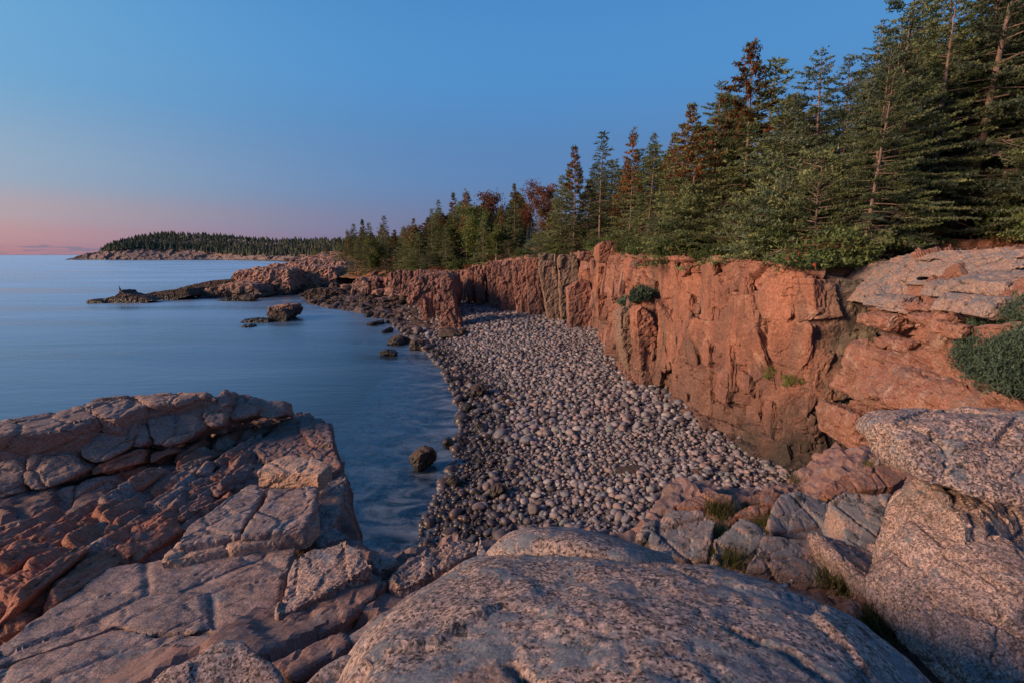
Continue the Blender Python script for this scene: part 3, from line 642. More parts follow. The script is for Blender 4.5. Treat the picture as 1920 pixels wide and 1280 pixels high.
JC = joint_lib(14, 61, M['cliff']); JK = joint_lib(10, 62, M['column']); JG = joint_lib(6, 65, M['column_green'])
joint_blocks(cliff, rowsA, 230, 71, JC, (.33, .9), (.14, .66), (.45, 2.3), (.6, 2.8), (.5, .9), .16, .26)
joint_blocks(cliff, rowsA, 50, 72, JK, (.30, .88), (.66, .99), (.8, 2.2), (1.6, 5.), (.8, 1.6), .03, .4)
joint_blocks(colcliff, rowsB, 70, 73, JK, (.32, .86), (.02, .98), (.8, 2.0), (1.6, 6.), (.8, 1.6), .0, .55)
solid('rock_column', *front([(764, 566), (768, 526), (790, 516), (812, 513), (832, 514), (846, 522), (852, 560), (846, 592), (800, 586)], 68, 14), .2, M['column'], colcliff, smooth=1, disp=col_disp(77, .25))
# slabby apron at the foot of the wall
rr = random.Random(4)
for k in range(16):
    f = rr.random(); i = min(int(f*5), 4); g = f*5-i
    a = [(1500, 880), (1400, 842), (1300, 772), (1225, 732), (1150, 690), (1130, 650)]
    x = a[i][0]*(1-g)+a[i+1][0]*g; y = a[i][1]*(1-g)+a[i+1][1]*g + rr.uniform(-4, 6)
    p = on_beach(x, y); s = rr.uniform(.35, .8)
    pts = [Vector((p.x+rr.uniform(-.6, .5)*s*1.6, p.y+rr.uniform(-.8, .8)*s*1.6, p.z+rr.uniform(-.3, .55)*s)) for _ in range(12)]
    solid('rock_block', *hull(pts), .09, M['cliff'], cliff, smooth=1, disp=d_angular((.5, .5, .5), .05, 300+k))

# ------------------------------------------------------------------ spur on the right, its granite cap
rowsS = [[at_y(*q) for q in r] + [at_y(2650, r[-1][1], r[-1][2]*.82)] for r in [
    [(1690, 480, 25), (1740, 468, 24), (1810, 462, 22), (1930, 455, 19), (2080, 450, 17)],
    [(1650, 520, 19.5), (1722, 487, 18.5), (1800, 474, 17), (1920, 464, 15), (2080, 458, 14)],
    [(1634, 548, 18.2), (1705, 530, 17), (1800, 520, 15), (1920, 508, 13), (2080, 505, 12)],
    [(1645, 590, 17.6), (1710, 585, 16), (1800, 580, 14), (1920, 560, 12), (2080, 560, 11)],
    [(1655, 640, 17.2), (1720, 640, 15), (1800, 640, 12.6), (1920, 620, 10.6), (2080, 620, 9.6)],
    [(1612, 720, 17.3), (1690, 725, 14.2), (1800, 725, 11.6), (1920, 735, 9.2), (2080, 740, 8)],
    [(1592, 800, 17.2), (1685, 800, 13.4), (1800, 790, 10.6), (1920, 800, 8.4), (2080, 810, 7.2)],
    [(1587, 880, 17.0), (1690, 880, 12.6), (1800, 880, 9.6), (1920, 900, 7.6), (2080, 920, 6.6)],
    [(1592, 960, 16.6), (1690, 1000, 11.8), (1800, 1050, 8.8), (1920, 1100, 7), (2080, 1100, 6)]]]
spur, GS = rock_wall('spur_cliff', [r_[::-1] for r_ in rowsS], 250, 260, M['spur'], [((2.0, 1.7, 1.6), .34, (.5, .5, .4), .9), ((.9, .7, .7), .14, (.6, .5, .4), 1.), ((.38, .34, .34), .05, (.6, .5, .3), .9)], 31, (.03, .5), lip=1, blocks=[(1.5, 1.1, .24, .35, .06), (.55, .42, .09, .35, .035)])
tag(spur, kind='structure')
joint_blocks(spur, [r_[::-1] for r_ in rowsS], 150, 74, joint_lib(12, 63, M['spur']), (.30, .9), (.30, .98), (.5, 1.7), (.25, .85), (.5, 1.), .30, .22, .1)
def spur_block(poly, Y, dep, seed, mat='spur', amp=.05, vox=.07, size=(.6, .5, .5), smooth=1, bevel=0.):
    Y = [q-.55 for q in Y] if isinstance(Y, (list, tuple)) else Y-.55
    return solid('rock_block', *front(poly, Y, dep+.5), vox, M[mat], spur, smooth=smooth, bevel=bevel, disp=d_angular(size, amp, seed, (.6, .5, .4), .4))
CAPS = [([(1624, 572), (1640, 545), (1665, 525), (1690, 495), (1722, 484), (1762, 482), (1768, 520), (1765, 545), (1716, 556), (1662, 574)], [17.6, 17.7, 17.8, 18, 18, 17.2, 16.4, 16.2, 16.8, 17.2], 2.2),
        ([(1766, 546), (1768, 515), (1764, 482), (1830, 472), (1828, 500), (1800, 530), (1785, 548)], [16, 16.2, 17, 16.2, 15.6, 15.5, 15.8], 2.),
        ([(1800, 545), (1828, 502), (1834, 472), (1960, 458), (1960, 500), (1880, 520), (1850, 545)], [15, 15.2, 15.8, 14, 13.2, 14, 14.4], 2.),
        ([(1672, 580), (1690, 562), (1722, 552), (1732, 566), (1700, 580), (1685, 586)], 16.2, 1.), ([(1700, 590), (1716, 572), (1738, 566), (1745, 580), (1728, 594)], 15.6, 1.),
        ([(1810, 565), (1822, 540), (1850, 528), (1878, 530), (1880, 555), (1850, 566)], 14, 1.2), ([(1850, 598), (1862, 575), (1890, 556), (1930, 560), (1940, 590), (1890, 602)], 12.2, 1.2),
        ([(1880, 560), (1885, 530), (1960, 505), (1960, 545), (1930, 555)], 12.8, 1.2)]
for k, (poly, Yc, dep) in enumerate(CAPS):
    spur_block(poly, Yc, dep, 110+k, 'cap', .045, .065, (.8, .6, .5), 2)
SB = [([(1662, 610), (1665, 595), (1700, 588), (1728, 600), (1725, 612), (1690, 625), (1668, 622)], 15.9, 1.), ([(1700, 660), (1702, 645), (1735, 640), (1748, 650), (1735, 664), (1712, 672)], 14.2, .8),
      ([(1702, 690), (1706, 676), (1745, 668), (1765, 676), (1760, 696), (1715, 700)], 13.8, .9), ([(1763, 612), (1768, 598), (1795, 590), (1808, 600), (1800, 614), (1775, 620)], 13.2, .8),
      ([(1800, 640), (1802, 612), (1826, 608), (1834, 622), (1830, 640)], 12.4, .6), ([(1620, 755), (1635, 725), (1660, 690), (1670, 700), (1660, 740), (1640, 760)], 16.2, 1.4),
      ([(1650, 700), (1662, 665), (1690, 650), (1696, 680), (1680, 730), (1660, 745)], 15.4, 1.4), ([(1608, 850), (1600, 800), (1612, 780), (1660, 790), (1690, 810), (1680, 850), (1640, 868)], 15.2, 1.6),
      ([(1740, 585), (1748, 572), (1765, 570), (1770, 585), (1755, 592)], 14.4, .5), ([(1680, 730), (1700, 712), (1780, 705), (1850, 740), (1850, 780), (1740, 790), (1685, 770)], [13.6, 13.6, 12, 10.6, 10.2, 11.4, 13], 1.4)]
for k, (poly, Yc, dep) in enumerate(SB): spur_block(poly, Yc, dep, 130+k, 'spur', .07, .075, (.7, .5, .5))
for k in range(40):   # talus of small stones on the spur ledge
    x = rr.uniform(1690, 1850); y = rr.uniform(560, 640); i = int((y-480)/160*200)
    Yt = np.interp(x, [1690, 1850], [15.6, 12.4]); p = at_y(x, y, Yt); s = rr.uniform(.08, .2)
    pts = [p + Vector((rr.uniform(-1, 1), rr.uniform(-1, 1), rr.uniform(-.7, .7)))*s for _ in range(10)]
    solid('rock_block', *hull(pts), .05, M['spur'], spur, smooth=0)
# rounded red outcrop behind the cap
for k, (x, w) in enumerate([(1735, 34), (1765, 30), (1795, 34), (1830, 44), (1870, 40), (1910, 44)]):
    Yc = 21.5-k*.5; yb = 474-k*1.; p = [(x-w/2, yb), (x-w*.42, yb-15), (x-w*.1, yb-24), (x+w*.35, yb-20), (x+w/2, yb)]
    solid('rock_block', *front(p, Yc, 1.2), .06, M['cliff'], spur, smooth=4, disp=d_weathered(.6, .04, 150+k))

# ------------------------------------------------------------------ plateau (forest floor) behind the cliff tops
edge = [(at_y(3300, 452, 8), Vector((.9, .4, 0))), (at_y(2300, 455, 13), Vector((.9, .4, 0))), (at_y(2080, 456, 15), Vector((.9, .4, 0))), (at_y(1930, 458, 17.5), Vector((.9, .4, 0))), (at_y(1810, 466, 20.5), Vector((.9, .4, 0))), (at_y(1735, 474, 22.5), Vector((.95, .3, 0))), (at_y(1690, 500, 22.5), Vector((.95, .3, 0)))]
edge += edgeA[3:9] + edgeB[1:9]
edge += [(wp(640, 128, 4.2), Vector((.3, .95, 0))), (wp(610, 180, 4.5), Vector((.4, .92, 0))), (wp(590, 300, 5), Vector((.5, .86, 0))), (wp(560, 520, 6), Vector((.5, .86, 0)))]
rowsP = []
for off, up in ((.15, -.18), (2.5, .45), (6, 1.5), (14, 3.4), (30, 6.2), (70, 10), (200, 17)):
    rowsP.append([e + d*off + Vector((0, 0, up)) for e, d in edge])
GP = net(rowsP, 110, 260); vP = GP.reshape(-1, 3)
dz = fbm(vP, 3.0, 5, 7)*.22 + fbm(vP, .8, 3, 8)*.06
GP = (vP + np.column_stack([dz*0, dz*0, dz])).reshape(GP.shape)
tag(grid_obj('forest_floor', GP[::-1], M['soil'], smooth=True), kind='structure')
bvP = BVHTree.FromPolygons([tuple(p) for p in GP.reshape(-1, 3)], [tuple(int(i) for i in f) for f in grid_faces(110, 260)])
def ground(x, y, default=9.5):
    h = bvP.ray_cast(Vector((x, y, 60)), Vector((0, 0, -1)))
    return h[0].z if h[0] is not None else default

# ------------------------------------------------------------------ distant headland, shore and skerries
hx = [120, 180, 240, 320, 420, 520, 600, 680, 780]
def hrow(Ys, zs): return [wp(x, y, z) for x, y, z in zip(hx, Ys, zs)]
rowsH = [hrow([1300]*9, [-2, 0, 10, 20, 20, 15, 15, 15, 15]), hrow([1010, 1030, 1080, 1150, 1150, 1100, 1000, 900, 800], [-1, 13, 38, 54, 48, 37, 34, 32, 30]),
         hrow([1000, 1000, 1000, 1030, 1030, 950, 800, 640, 520], [-1, 13, 22, 30, 24, 16, 15, 15, 16]), hrow([992, 985, 985, 1000, 980, 840, 640, 470, 380], [-1, 10, 26, 24, 14, 8, 6, 7, 8]),
         hrow([985, 978, 976, 990, 970, 780, 560, 400, 300], [-1, 5, 15, 14, 8, 4, 4, 5, 6]), hrow([980, 968, 960, 962, 930, 720, 480, 300, 220], [-3]*9)]
GH = net(rowsH, 100, 300); NH = grid_normals(GH).reshape(-1, 3); vH = GH.reshape(-1, 3)
a1, c1 = facet(vH, (16, 16, 12), 51, .9, euler(.2, .2, .3)); a2, c2 = facet(vH, (7, 7, 5), 52, .9, euler(.2, .2, .3))
dH = (2.2*a1 + 1.1*a2)*np.clip((vH[:, 2]+2)/5, .2, 1)
GH2 = (vH + NH*dH[:, None]).reshape(GH.shape)
tag(grid_obj('headland', GH2[::-1], M['farrock']), kind='structure')
isl = np.array([[wp(x, Yv, z) for x, z in ((140, -2), (150, 6), (165, 12), (185, 14), (230, 10))] for Yv, k in ((3000, 0),)])
def far_rock(name, poly, Y, dep, vox, amp, seed, label, cat, mat='shore', size=(2.5, 2.5, 2), parent=None, group=None):
    v, f = front(poly, Y, dep)
    o = solid(name, v, f, vox, M[mat], parent, smooth=1, disp=d_angular(size, amp, seed, (.2, .2, .4), .4))
    if parent is None: tag(o, label, cat, group)
    return o
far_rock('rock_promontory', [(430, 548), (440, 520), (455, 510), (500, 503), (541, 505), (546, 552), (470, 562)], 122, 16, .35, .45, 201, 'orange granite promontory with flat top jutting into the bay', 'rock')
far_rock('rock_promontory', [(533, 560), (535, 508), (560, 499), (622, 502), (632, 520), (604, 556)], 132, 18, .4, .5, 202, 'dark grey cliff-faced end of the promontory next to the boulder shore', 'rock', 'shore')
far_rock('shore_ledge', [(366, 558), (385, 541), (430, 530), (472, 533), (497, 556), (470, 566), (410, 566)], 114, 8, .25, .35, 203, 'low dark ledge at the waterline in front of the orange promontory', 'rock')
far_rock('shore_ledge', [(392, 567), (440, 556), (480, 553), (476, 562), (430, 569)], 106, 4, .2, .2, 204, 'flat weedy rock shelf awash at the tip of the promontory', 'rock', 'wetrock')
far_rock('shore_ledge', [(425, 528), (440, 509), (540, 491), (600, 488), (650, 492), (650, 522)], 155, 14, .45, .5, 205, 'pale pink rock terrace behind the promontory', 'rock')
sk = [([(158, 571), (162, 563), (172, 561), (184, 564), (198, 568), (188, 573)], 101, 3, 'small round lump at the left end of the dark skerry'), ([(186, 573), (194, 560), (212, 556), (222, 558), (230, 573)], 102, 4, 'low flat hump of the dark skerry left of its peak'),
      ([(200, 574), (212, 560), (219, 552), (222.5, 543.5), (227, 544), (232, 550), (248, 553.5), (268, 557), (290, 564), (232, 575)], 102, 4, 'pointed peak of the dark skerry with a bird on top'), ([(232, 575), (245, 556), (270, 551), (300, 546), (350, 541), (356, 556), (300, 568)], 109, 8, 'long low middle ridge of the dark skerry'),
      ([(306, 562), (335, 540), (390, 527), (440, 523), (450, 536), (385, 552), (345, 562)], 123, 12, 'right-hand end of the dark skerry nearest the promontory')]
for k, (poly, Yc, dep, lb) in enumerate(sk): far_rock('skerry_rock', poly, Yc, dep, .2, .13, 210+k, lb, 'rock', 'wetrock', (1.6, 1.6, 1.2), group='rocks of the skerry')
isr = [([(498, 592), (502, 576), (530, 571), (548, 572), (553, 586), (540, 600), (508, 600)], 75.5, 3.5, 'shore', 'big square-topped rock standing in the bay'), ([(496, 604), (512, 583), (530, 580), (541, 592), (536, 605), (518, 608)], 73, 2.4, 'wetrock', 'dark rounded rock leaning in front of the square-topped bay rock'),
       ([(446, 608), (455, 600), (475, 598.5), (503, 599), (506, 607), (470, 610)], 72, 2, 'wetrock', 'low weedy rock strip left of the square-topped bay rock'), ([(440, 619), (448, 612), (465, 610.5), (473, 613), (458, 621)], 67, 1.8, 'wetrock', 'small weedy rock alone nearest the camera in the open bay'), ([(540, 590), (552, 577), (560, 578), (556, 592)], 76, 2, 'wetrock', 'low dark rock at the right foot of the square-topped bay rock')]
for k, (poly, Yc, dep, mt, lb) in enumerate(isr): far_rock('bay_rock', poly, Yc, dep, .12, .12, 220+k, lb, 'rock', mt, (.9, .9, .8))
# cormorant on the skerry peak
def bird():
    p = at_y(225.5, 545.5, 102.6); r = empty('cormorant', p); tag(r, 'dark cormorant perched upright on the pointed skerry peak', 'bird')
    def lathe(pts, nseg=8):
        v = []; f = []
        for (x, y, z, rad) in pts: v += [(x+rad*math.cos(2*math.pi*i/nseg), y+rad*math.sin(2*math.pi*i/nseg), z) for i in range(nseg)]
        for j in range(len(pts)-1): f += [(j*nseg+i, j*nseg+(i+1) % nseg, (j+1)*nseg+(i+1) % nseg, (j+1)*nseg+i) for i in range(nseg)]
        return mesh_np('bird', np.array(v), np.array(f), M['feather'], True)
    link('body', lathe([(.1, 0, -.25, .04), (.04, 0, .0, .12), (0, 0, .3, .17), (-.05, 0, .55, .12), (-.08, 0, .7, .06), (-.05, 0, .85, .05), (-.1, 0, .98, .07), (-.14, 0, 1.04, .04)]), r)
    link('beak', mesh_np('beak', np.array([(-.14, -.02, 1.0), (-.14, .02, 1.0), (-.13, 0, 1.05), (-.36, 0, 1.0)]), np.array([[0, 1, 3], [1, 2, 3], [2, 0, 3]]), M['feather']), r)
    link('tail', mesh_np('tail', np.array([(.05, -.06, -.05), (.05, .06, -.05), (.3, .1, -.4), (.3, -.1, -.4)]), np.array([[0, 1, 2, 3]]), M['feather']), r)
bird()

# ------------------------------------------------------------------ boulders and cobbles
def lump_lib(n, seed, angular, mat, vox=.16, flat=.75):
    out = []; r = random.Random(seed)
    for k in range(n):
        pts = []
        for _ in range(16 if angular else 40):
            v = Vector((r.gauss(0, 1), r.gauss(0, 1), r.gauss(0, 1))).normalized(); pts.append(Vector((v.x, v.y*r.uniform(.7, .9), v.z*flat))*r.uniform(.8, 1))
        me, org = solid_mesh('boulder_mesh', *hull(pts), vox, mat, smooth=1 if angular else 3, disp=d_angular((.7, .7, .6), .10, seed+k) if angular else d_weathered(.8, .05, seed+k), shade=not angular)
        out.append(me)
    return out
BL_RED = lump_lib(6, 500, True, M['shore']); BL_WET = lump_lib(6, 520, True, M['wetrock'], .12); BL_RND = lump_lib(5, 540, False, M['cobble'], .14)
def put_boulder(name, me, p, sx, sy, sz, rz, label, cat='boulder', group=None, sink=.25, tilt=0):
    o = link(name, me, None, (p.x, p.y, p.z - sink*sz)); o.scale = (sx, sy, sz); o.rotation_euler = (tilt, tilt*.5, rz); tag(o, label, cat, group); return o
# name: (pixel x, pixel y of its foot, pixel width, height ratio, library, index, label)
BB = [(793, 886, 43, 1.05, 'w', 0, 'large black wet boulder standing in the shallow water off the beach'), (840, 838, 24, .7, 'w', 1, 'small dark boulder in the shallows just left of the waterline'), (869, 832, 20, .8, 'w', 2, 'dark rounded boulder at the water edge beside the small dark boulder'),
      (899, 742, 32, .9, 'w', 3, 'brown triangular boulder at the water edge halfway along the beach'), (877, 770, 22, .7, 'w', 4, 'dark boulder at the water edge below the brown triangular one'), (899, 806, 26, .9, 'w', 5, 'dark wet boulder washed by foam at the middle of the waterline'),
      (855, 714, 28, .4, 'w', 1, 'flat black wet slab at the water edge left of the brown triangular boulder'), (879, 720, 22, .5, 'r', 1, 'reddish flat stone between the black slab and the brown boulder'), (944, 752, 20, .9, 'r', 2, 'upright reddish block on the cobbles right of the brown boulder'), (958, 760, 18, .8, 'r', 3, 'reddish stone just right of the upright reddish block'),
      (934, 930, 30, 1.0, 'w', 3, 'large brown boulder standing among the cobbles near the water'), (988, 830, 26, .6, 'g', 0, 'pale grey boulder in the middle of the cobble beach'), (1001, 960, 28, .8, 'g', 1, 'grey-green boulder on the lower cobbles'), (899, 954, 28, .6, 'g', 2, 'smooth purple-grey boulder near the waterline on the lower beach'),
      (940, 1016, 42, .7, 'g', 3, 'large rounded grey boulder partly hidden behind the foreground granite'), (1180, 884, 42, .3, 'w', 2, 'flat dark slab lying on the cobbles below the red wall'), (852, 912, 24, 1.0, 'w', 0, 'dark boulder at the waterline above the foam'), (843, 1000, 30, .5, 'g', 4, 'wet rounded boulder at the lower end of the waterline'),
      (784, 657, 32, .65, 'w', 4, 'round dark boulder in the water, right one of a pair off the stack'), (748, 650, 32, .7, 'w', 5, 'dark pointed boulder in the water, left one of a pair off the stack'), (732, 677, 28, .5, 'w', 0, 'low reddish-black boulder alone in the water nearest the camera off the stack'), (727, 628, 20, .55, 'w', 1, 'small brown rock in the water behind the pair of dark boulders'),
      (699, 616, 18, .6, 'w', 2, 'small black rock in the water farthest left off the stack'), (784, 628, 24, .8, 'g', 0, 'rounded grey boulder at the water edge below the two pillars'), (765, 624, 18, .7, 'w', 3, 'dark boulder left of the rounded grey one below the pillars'), (704, 600, 18, .8, 'r', 4, 'orange-brown rounded boulder at the water edge of the boulder shore'), (745, 606, 22, .7, 'w', 5, 'dark wet boulder in the water off the boulder shore'),
      (1310, 890, 24, .5, 'w', 4, 'angular dark stone on the upper cobbles near the gully'), (1345, 862, 24, .5, 'g', 2, 'long pale stone on the upper cobbles by the wall foot'), (1386, 828, 10, 1.6, 'g', 1, 'pale upright stone resting on the wall foot'), (1397, 832, 20, .5, 'r', 2, 'pink flat stone on the ledge at the wall foot'),
      (845, 632, 44, .45, 'w', 2, 'dark weedy rock at the foot of the tall stack'), (866, 630, 20, .8, 'w', 0, 'dark boulder at the right foot of the tall stack'), (878, 572, 14, 1.2, 'r', 0, 'red pointed boulder in the gap right of the stack')]
LIB = {'w': BL_WET, 'r': BL_RED, 'g': BL_RND}
for k, (x, y, w, hr, lb, ix, label) in enumerate(BB):
    p = on_beach(x, y); dep = topix(p)[2]; s = w*dep/FPX/2*(1.6 if lb == 'w' else 1.25)
    p.z = max(p.z, -.05 if lb == 'w' else -.5); put_boulder('boulder', LIB[lb][ix], p, s*1.05, s, s*hr*1.15, k*1.7, label, sink=.15)
rq = random.Random(21)
for k in range(26):
    x, y = (rq.uniform(690, 850), 0) if k < 13 else (rq.uniform(835, 905), 0)
    y = np.interp(x, [690, 740, 800, 850], [596, 612, 652, 694]) + rq.uniform(-4, 10) if k < 13 else rq.uniform(700, 985)
    p = on_beach(x, y); dep = topix(p)[2]; s = rq.uniform(11, 24)*dep/FPX/2; p.z = max(p.z, -.05)
    put_boulder('shallows_boulder', BL_WET[k % 6], p, s*1.15, s, s*rq.uniform(.6, 1.), rq.uniform(0, 6), 'small dark wet boulder at the waterline below the stack' if k < 13 else 'small dark wet boulder at the near waterline of the cobble beach', 'boulder', 'waterline boulders below the stack' if k < 13 else 'waterline boulders of the near beach', .15)
# boulder shore between the columns and the promontory
DP = [(640, 503), (700, 508), (740, 533), (760, 556), (800, 585), (795, 612), (770, 618), (720, 596), (650, 580), (590, 572), (568, 552), (600, 520)]
def inside(x, y, poly):
    c = False; j = len(poly)-1
    for i in range(len(poly)):
        if (poly[i][1] > y) != (poly[j][1] > y) and x < (poly[j][0]-poly[i][0])*(y-poly[i][1])/(poly[j][1]-poly[i][1])+poly[i][0]: c = not c
        j = i
    return c
r = random.Random(77); cnt = 0
while cnt < 290:
    x = r.uniform(565, 800); y = 500 + 118*r.random()**.8
    if not inside(x, y, DP): continue
    p = on_beach(x, y); dep = topix(p)[2]
    if dep > 170: continue
    w = r.choice([8, 9, 10, 12, 14, 17, 20]) * (1.9 if y < 560 else 1.35); s = w*dep/FPX/2
    wet = p.z < 1.3
    lab = 'dark wet boulder of the jumbled shore between promontory and columns' if wet else 'angular pink granite block of the jumbled shore between promontory and columns'
    put_boulder('shore_boulder', (BL_WET if wet else BL_RED)[r.randrange(6)], p, s*r.uniform(.9, 1.3), s*r.uniform(.8, 1.1), s*r.uniform(.5, .9), r.uniform(0, 6.3), lab, 'boulder', 'wet shore boulders' if wet else 'pink shore blocks', .1, r.uniform(-.3, .3)); cnt += 1
for k, (poly, Yc) in enumerate([([(657, 552), (660, 528), (675, 520), (690, 528), (694, 545), (680, 556)], 104), ([(690, 540), (675, 524), (705, 517), (712, 520), (712, 540), (700, 545)], 106), ([(690, 520), (694, 511), (702, 508), (700, 516)], 108), ([(560, 556), (575, 545), (600, 540), (640, 545), (640, 566), (590, 568)], 108)]):
    far_rock('shore_boulder', poly, Yc, 4, .22, .2, 230+k, ['large squat orange block at the top of the boulder shore', 'flat-topped pale ledge block beside the squat orange block', 'white leaning slab on the boulder shore', 'broad dark rock at the water edge of the boulder shore'][k], 'boulder', 'shore' if k < 3 else 'wetrock', (1.4, 1.4, 1.2))
rgr = np.random.default_rng(41); gx, gy = np.meshgrid(np.arange(-85, -9, .9), np.arange(62, 134, .9)); P = np.column_stack([gx.ravel(), gy.ravel()]); P = P + rgr.uniform(-.4, .4, P.shape); s_ = shore_dist(P); P = P[(s_ > -.6) & (s_ < 26) & (P[:, 0] < -.55*P[:, 1]+27)]
bmr = bmesh.new(); bmesh.ops.create_icosphere(bmr, subdivisions=1, radius=1); iv = np.array([q.co[:] for q in bmr.verts]); fi = np.array([[q.index for q in a.verts] for a in bmr.faces]); bmr.free()
nr_ = len(P); sz = .42*np.exp(rgr.normal(0, .45, nr_)); rot = rgr.uniform(0, 6.28, nr_); jit = rgr.uniform(.55, 1.25, (nr_, 12, 1)); V = iv[None]*jit*sz[:, None, None]*np.array([1.3, .9, .6]); cr_, sr_ = np.cos(rot)[:, None], np.sin(rot)[:, None]
V = np.stack([V[..., 0]*cr_-V[..., 1]*sr_, V[..., 0]*sr_+V[..., 1]*cr_, V[..., 2]], -1) + np.column_stack([P, beach_z(P)+.12])[:, None]
tag(link('shore_rubble', mesh_np('shore_rubble', V.reshape(-1, 3), (fi[None]+(np.arange(nr_)*12)[:, None, None]).reshape(-1, 3), M['shore'])), 'jumble of small angular dark rocks between the large shore boulders', 'rocks', kind='stuff')
# pink rocks of the far shore (x 500-650), laid on the ground where the view meets it
bvH = BVHTree.FromPolygons([tuple(p) for p in GH2.reshape(-1, 3)], [tuple(int(i) for i in f) for f in grid_faces(100, 300)])
r = random.Random(78); k = 0
while k < 190:
    x = r.uniform(500, 662); y = r.uniform(471, 512)
    if y > np.interp(x, [500, 560, 600, 662], [488, 498, 506, 512]): continue
    d_ = ray(x, y).normalized(); hs = [q for q in (bvP.ray_cast(CAMP, d_), bvH.ray_cast(CAMP, d_)) if q[0] is not None]
    k += 1
    if not hs: continue
    h_ = min(hs, key=lambda q: q[3]); 
    if h_[3] > 800 or h_[3] < 90: continue
    s = r.uniform(4, 9)*h_[3]/FPX
    put_boulder('far_shore_rock', BL_RED[r.randrange(6)], h_[0], s*1.5, s*1.1, s*.5, r.uniform(0, 6), 'pink granite rock of the far terrace shore behind the promontory', 'rock', 'far terrace rocks', .3)

# cobbles: the 300 that show largest are things, the rest one mass
def ico(sub):
    bm = bmesh.new(); bmesh.ops.create_icosphere(bm, subdivisions=sub, radius=1); v = np.array([q.co[:] for q in bm.verts]); f = np.array([[q.index for q in a.verts] for a in bm.faces]); bm.free(); return v, f
def cobble_shapes(sub, n, seed):
    v, f = ico(sub); out = []
    for k in range(n):
        sc = np.array([(1, .78, .58), (1, .68, .5), (1, .86, .68), (1, .7, .62), (1, .9, .5), (1, .6, .48)][k % 6])
        out.append(v*(1+.16*fbm(v, 1.1, 2, seed+k)[:, None])*sc)
    return out, f
rng = np.random.default_rng(5)
baseX = np.array([(p.x, p.y) for p in [station(b, t, z)[0] for b, t, z in ST+STB[1:5]]]); baseX = baseX[np.argsort(baseX[:, 1])]
pts = []
for (y0, y1, cell) in ((8, 24, .20), (24, 55, .29), (55, 90, .44)):
    gx, gy = np.meshgrid(np.arange(-18 if y1 > 60 else -11, 15, cell), np.arange(y0, y1, cell))
    P = np.column_stack([gx.ravel(), gy.ravel()]); P = P + rng.uniform(-.5, .5, P.shape)*cell*.95
    s = shore_dist(P); xm = np.interp(P[:, 1], baseX[:, 1], baseX[:, 0])
    k = (s > -9) & (P[:, 0] < xm + .4) & ~((P[:, 1] < 9.5) & (P[:, 0] > 3))
    P = P[k]; s = s[k]
    size = cell*.55*np.exp(np.clip(rng.normal(0, .42, len(P)), -.8, .6))
    size *= np.where(s < -.6, 1.6, 1.)
    size *= np.where((s > -1.5) & (s < 2.2) & (rng.random(len(P)) < .1), 1.5, 1.)
    pts.append(np.column_stack([P, s, size]))
    # second layer of smaller stones wedged between
    k2 = rng.random(len(P)) < .7; Q = P[k2] + rng.uniform(-.5, .5, (k2.sum(), 2))*cell
    pts.append(np.column_stack([Q, s[k2], size[k2]*.66]))
gx, gy = np.meshgrid(np.arange(-16, -2, .62), np.arange(84, 92, .62)); P = np.column_stack([gx.ravel(), gy.ravel()]); P = P + rng.uniform(-.5, .5, P.shape)*.6; s = shore_dist(P); k = (s > -1) & (s < 7) & ~((P[:, 1] < 88) & (P[:, 0] > -16)); P = P[k]; s = s[k]
pts.append(np.column_stack([P, s, .3*np.exp(rng.normal(0, .35, len(P)))]))
C = np.vstack(pts); zc = beach_z(C[:, :2])
pz = zc + C[:, 3]*.30 + rng.uniform(-.03, .06, len(C))
pz = np.where(C[:, 2] < -.9, np.minimum(pz, -.75*C[:, 3]-.03), pz)
dep = C[:, 1]*CP - (pz-H)*SP; pxx = 960+FPX*C[:, 0]/dep; pyy = 640-FPX*(C[:, 1]*SP+(pz-H)*CP)/dep
vis = (pz > .12) & (pxx > 840) & (pxx < 1500) & (pyy < np.interp(pxx, [840, 900, 1200, 1250, 1480], [985, 985, 975, 930, 890])) & (pyy > 560)
score = np.where(vis, C[:, 3]/dep, 0); order = np.argsort(-score); solo = order[:300]; mask = np.ones(len(C), bool); mask[solo] = False
ang = rng.uniform(0, 2*math.pi, (len(C), 3)); ang[:, :2] = rng.normal(0, .22, (len(C), 2)); tint = rng.random(len(C))
sh3, f3 = cobble_shapes(3, 6, 900); cm = [mesh_np('cobble', s, f3, M['cobble'], True) for s in sh3]
for i in solo:
    o = link('cobble', cm[int(tint[i]*997) % 6], None, (C[i, 0], C[i, 1], pz[i])); o.scale = (C[i, 3],)*3; o.rotation_euler = tuple(ang[i])
    tag(o, 'rounded sea-worn cobble lying on the cobble beach', 'cobble', 'largest cobbles of the beach')
def cobble_mass(name, idx, sub):
    shp, f = cobble_shapes(sub, 6, 900); shp = np.array(shp); nv = shp.shape[1]
    k = rng.integers(0, 6, len(idx)); V = shp[k]*C[idx, 3][:, None, None]
    a, b, c = ang[idx].T; ca, sa, cb, sb, cc, sc = np.cos(a), np.sin(a), np.cos(b), np.sin(b), np.cos(c), np.sin(c)
    R = np.stack([np.stack([cb*cc, sa*sb*cc-ca*sc, ca*sb*cc+sa*sc], 1), np.stack([cb*sc, sa*sb*sc+ca*cc, ca*sb*sc-sa*cc], 1), np.stack([-sb, sa*cb, ca*cb], 1)], 1)
    V = np.einsum('nij,nvj->nvi', R, V) + np.column_stack([C[idx, :2], pz[idx]])[:, None, :]
    F = (f[None] + (np.arange(len(idx))*nv)[:, None, None]).reshape(-1, 3)
    return link(name, mesh_np(name, V.reshape(-1, 3), F, M['cobble_mass'], True, {'tint': np.repeat(tint[idx], nv)}))
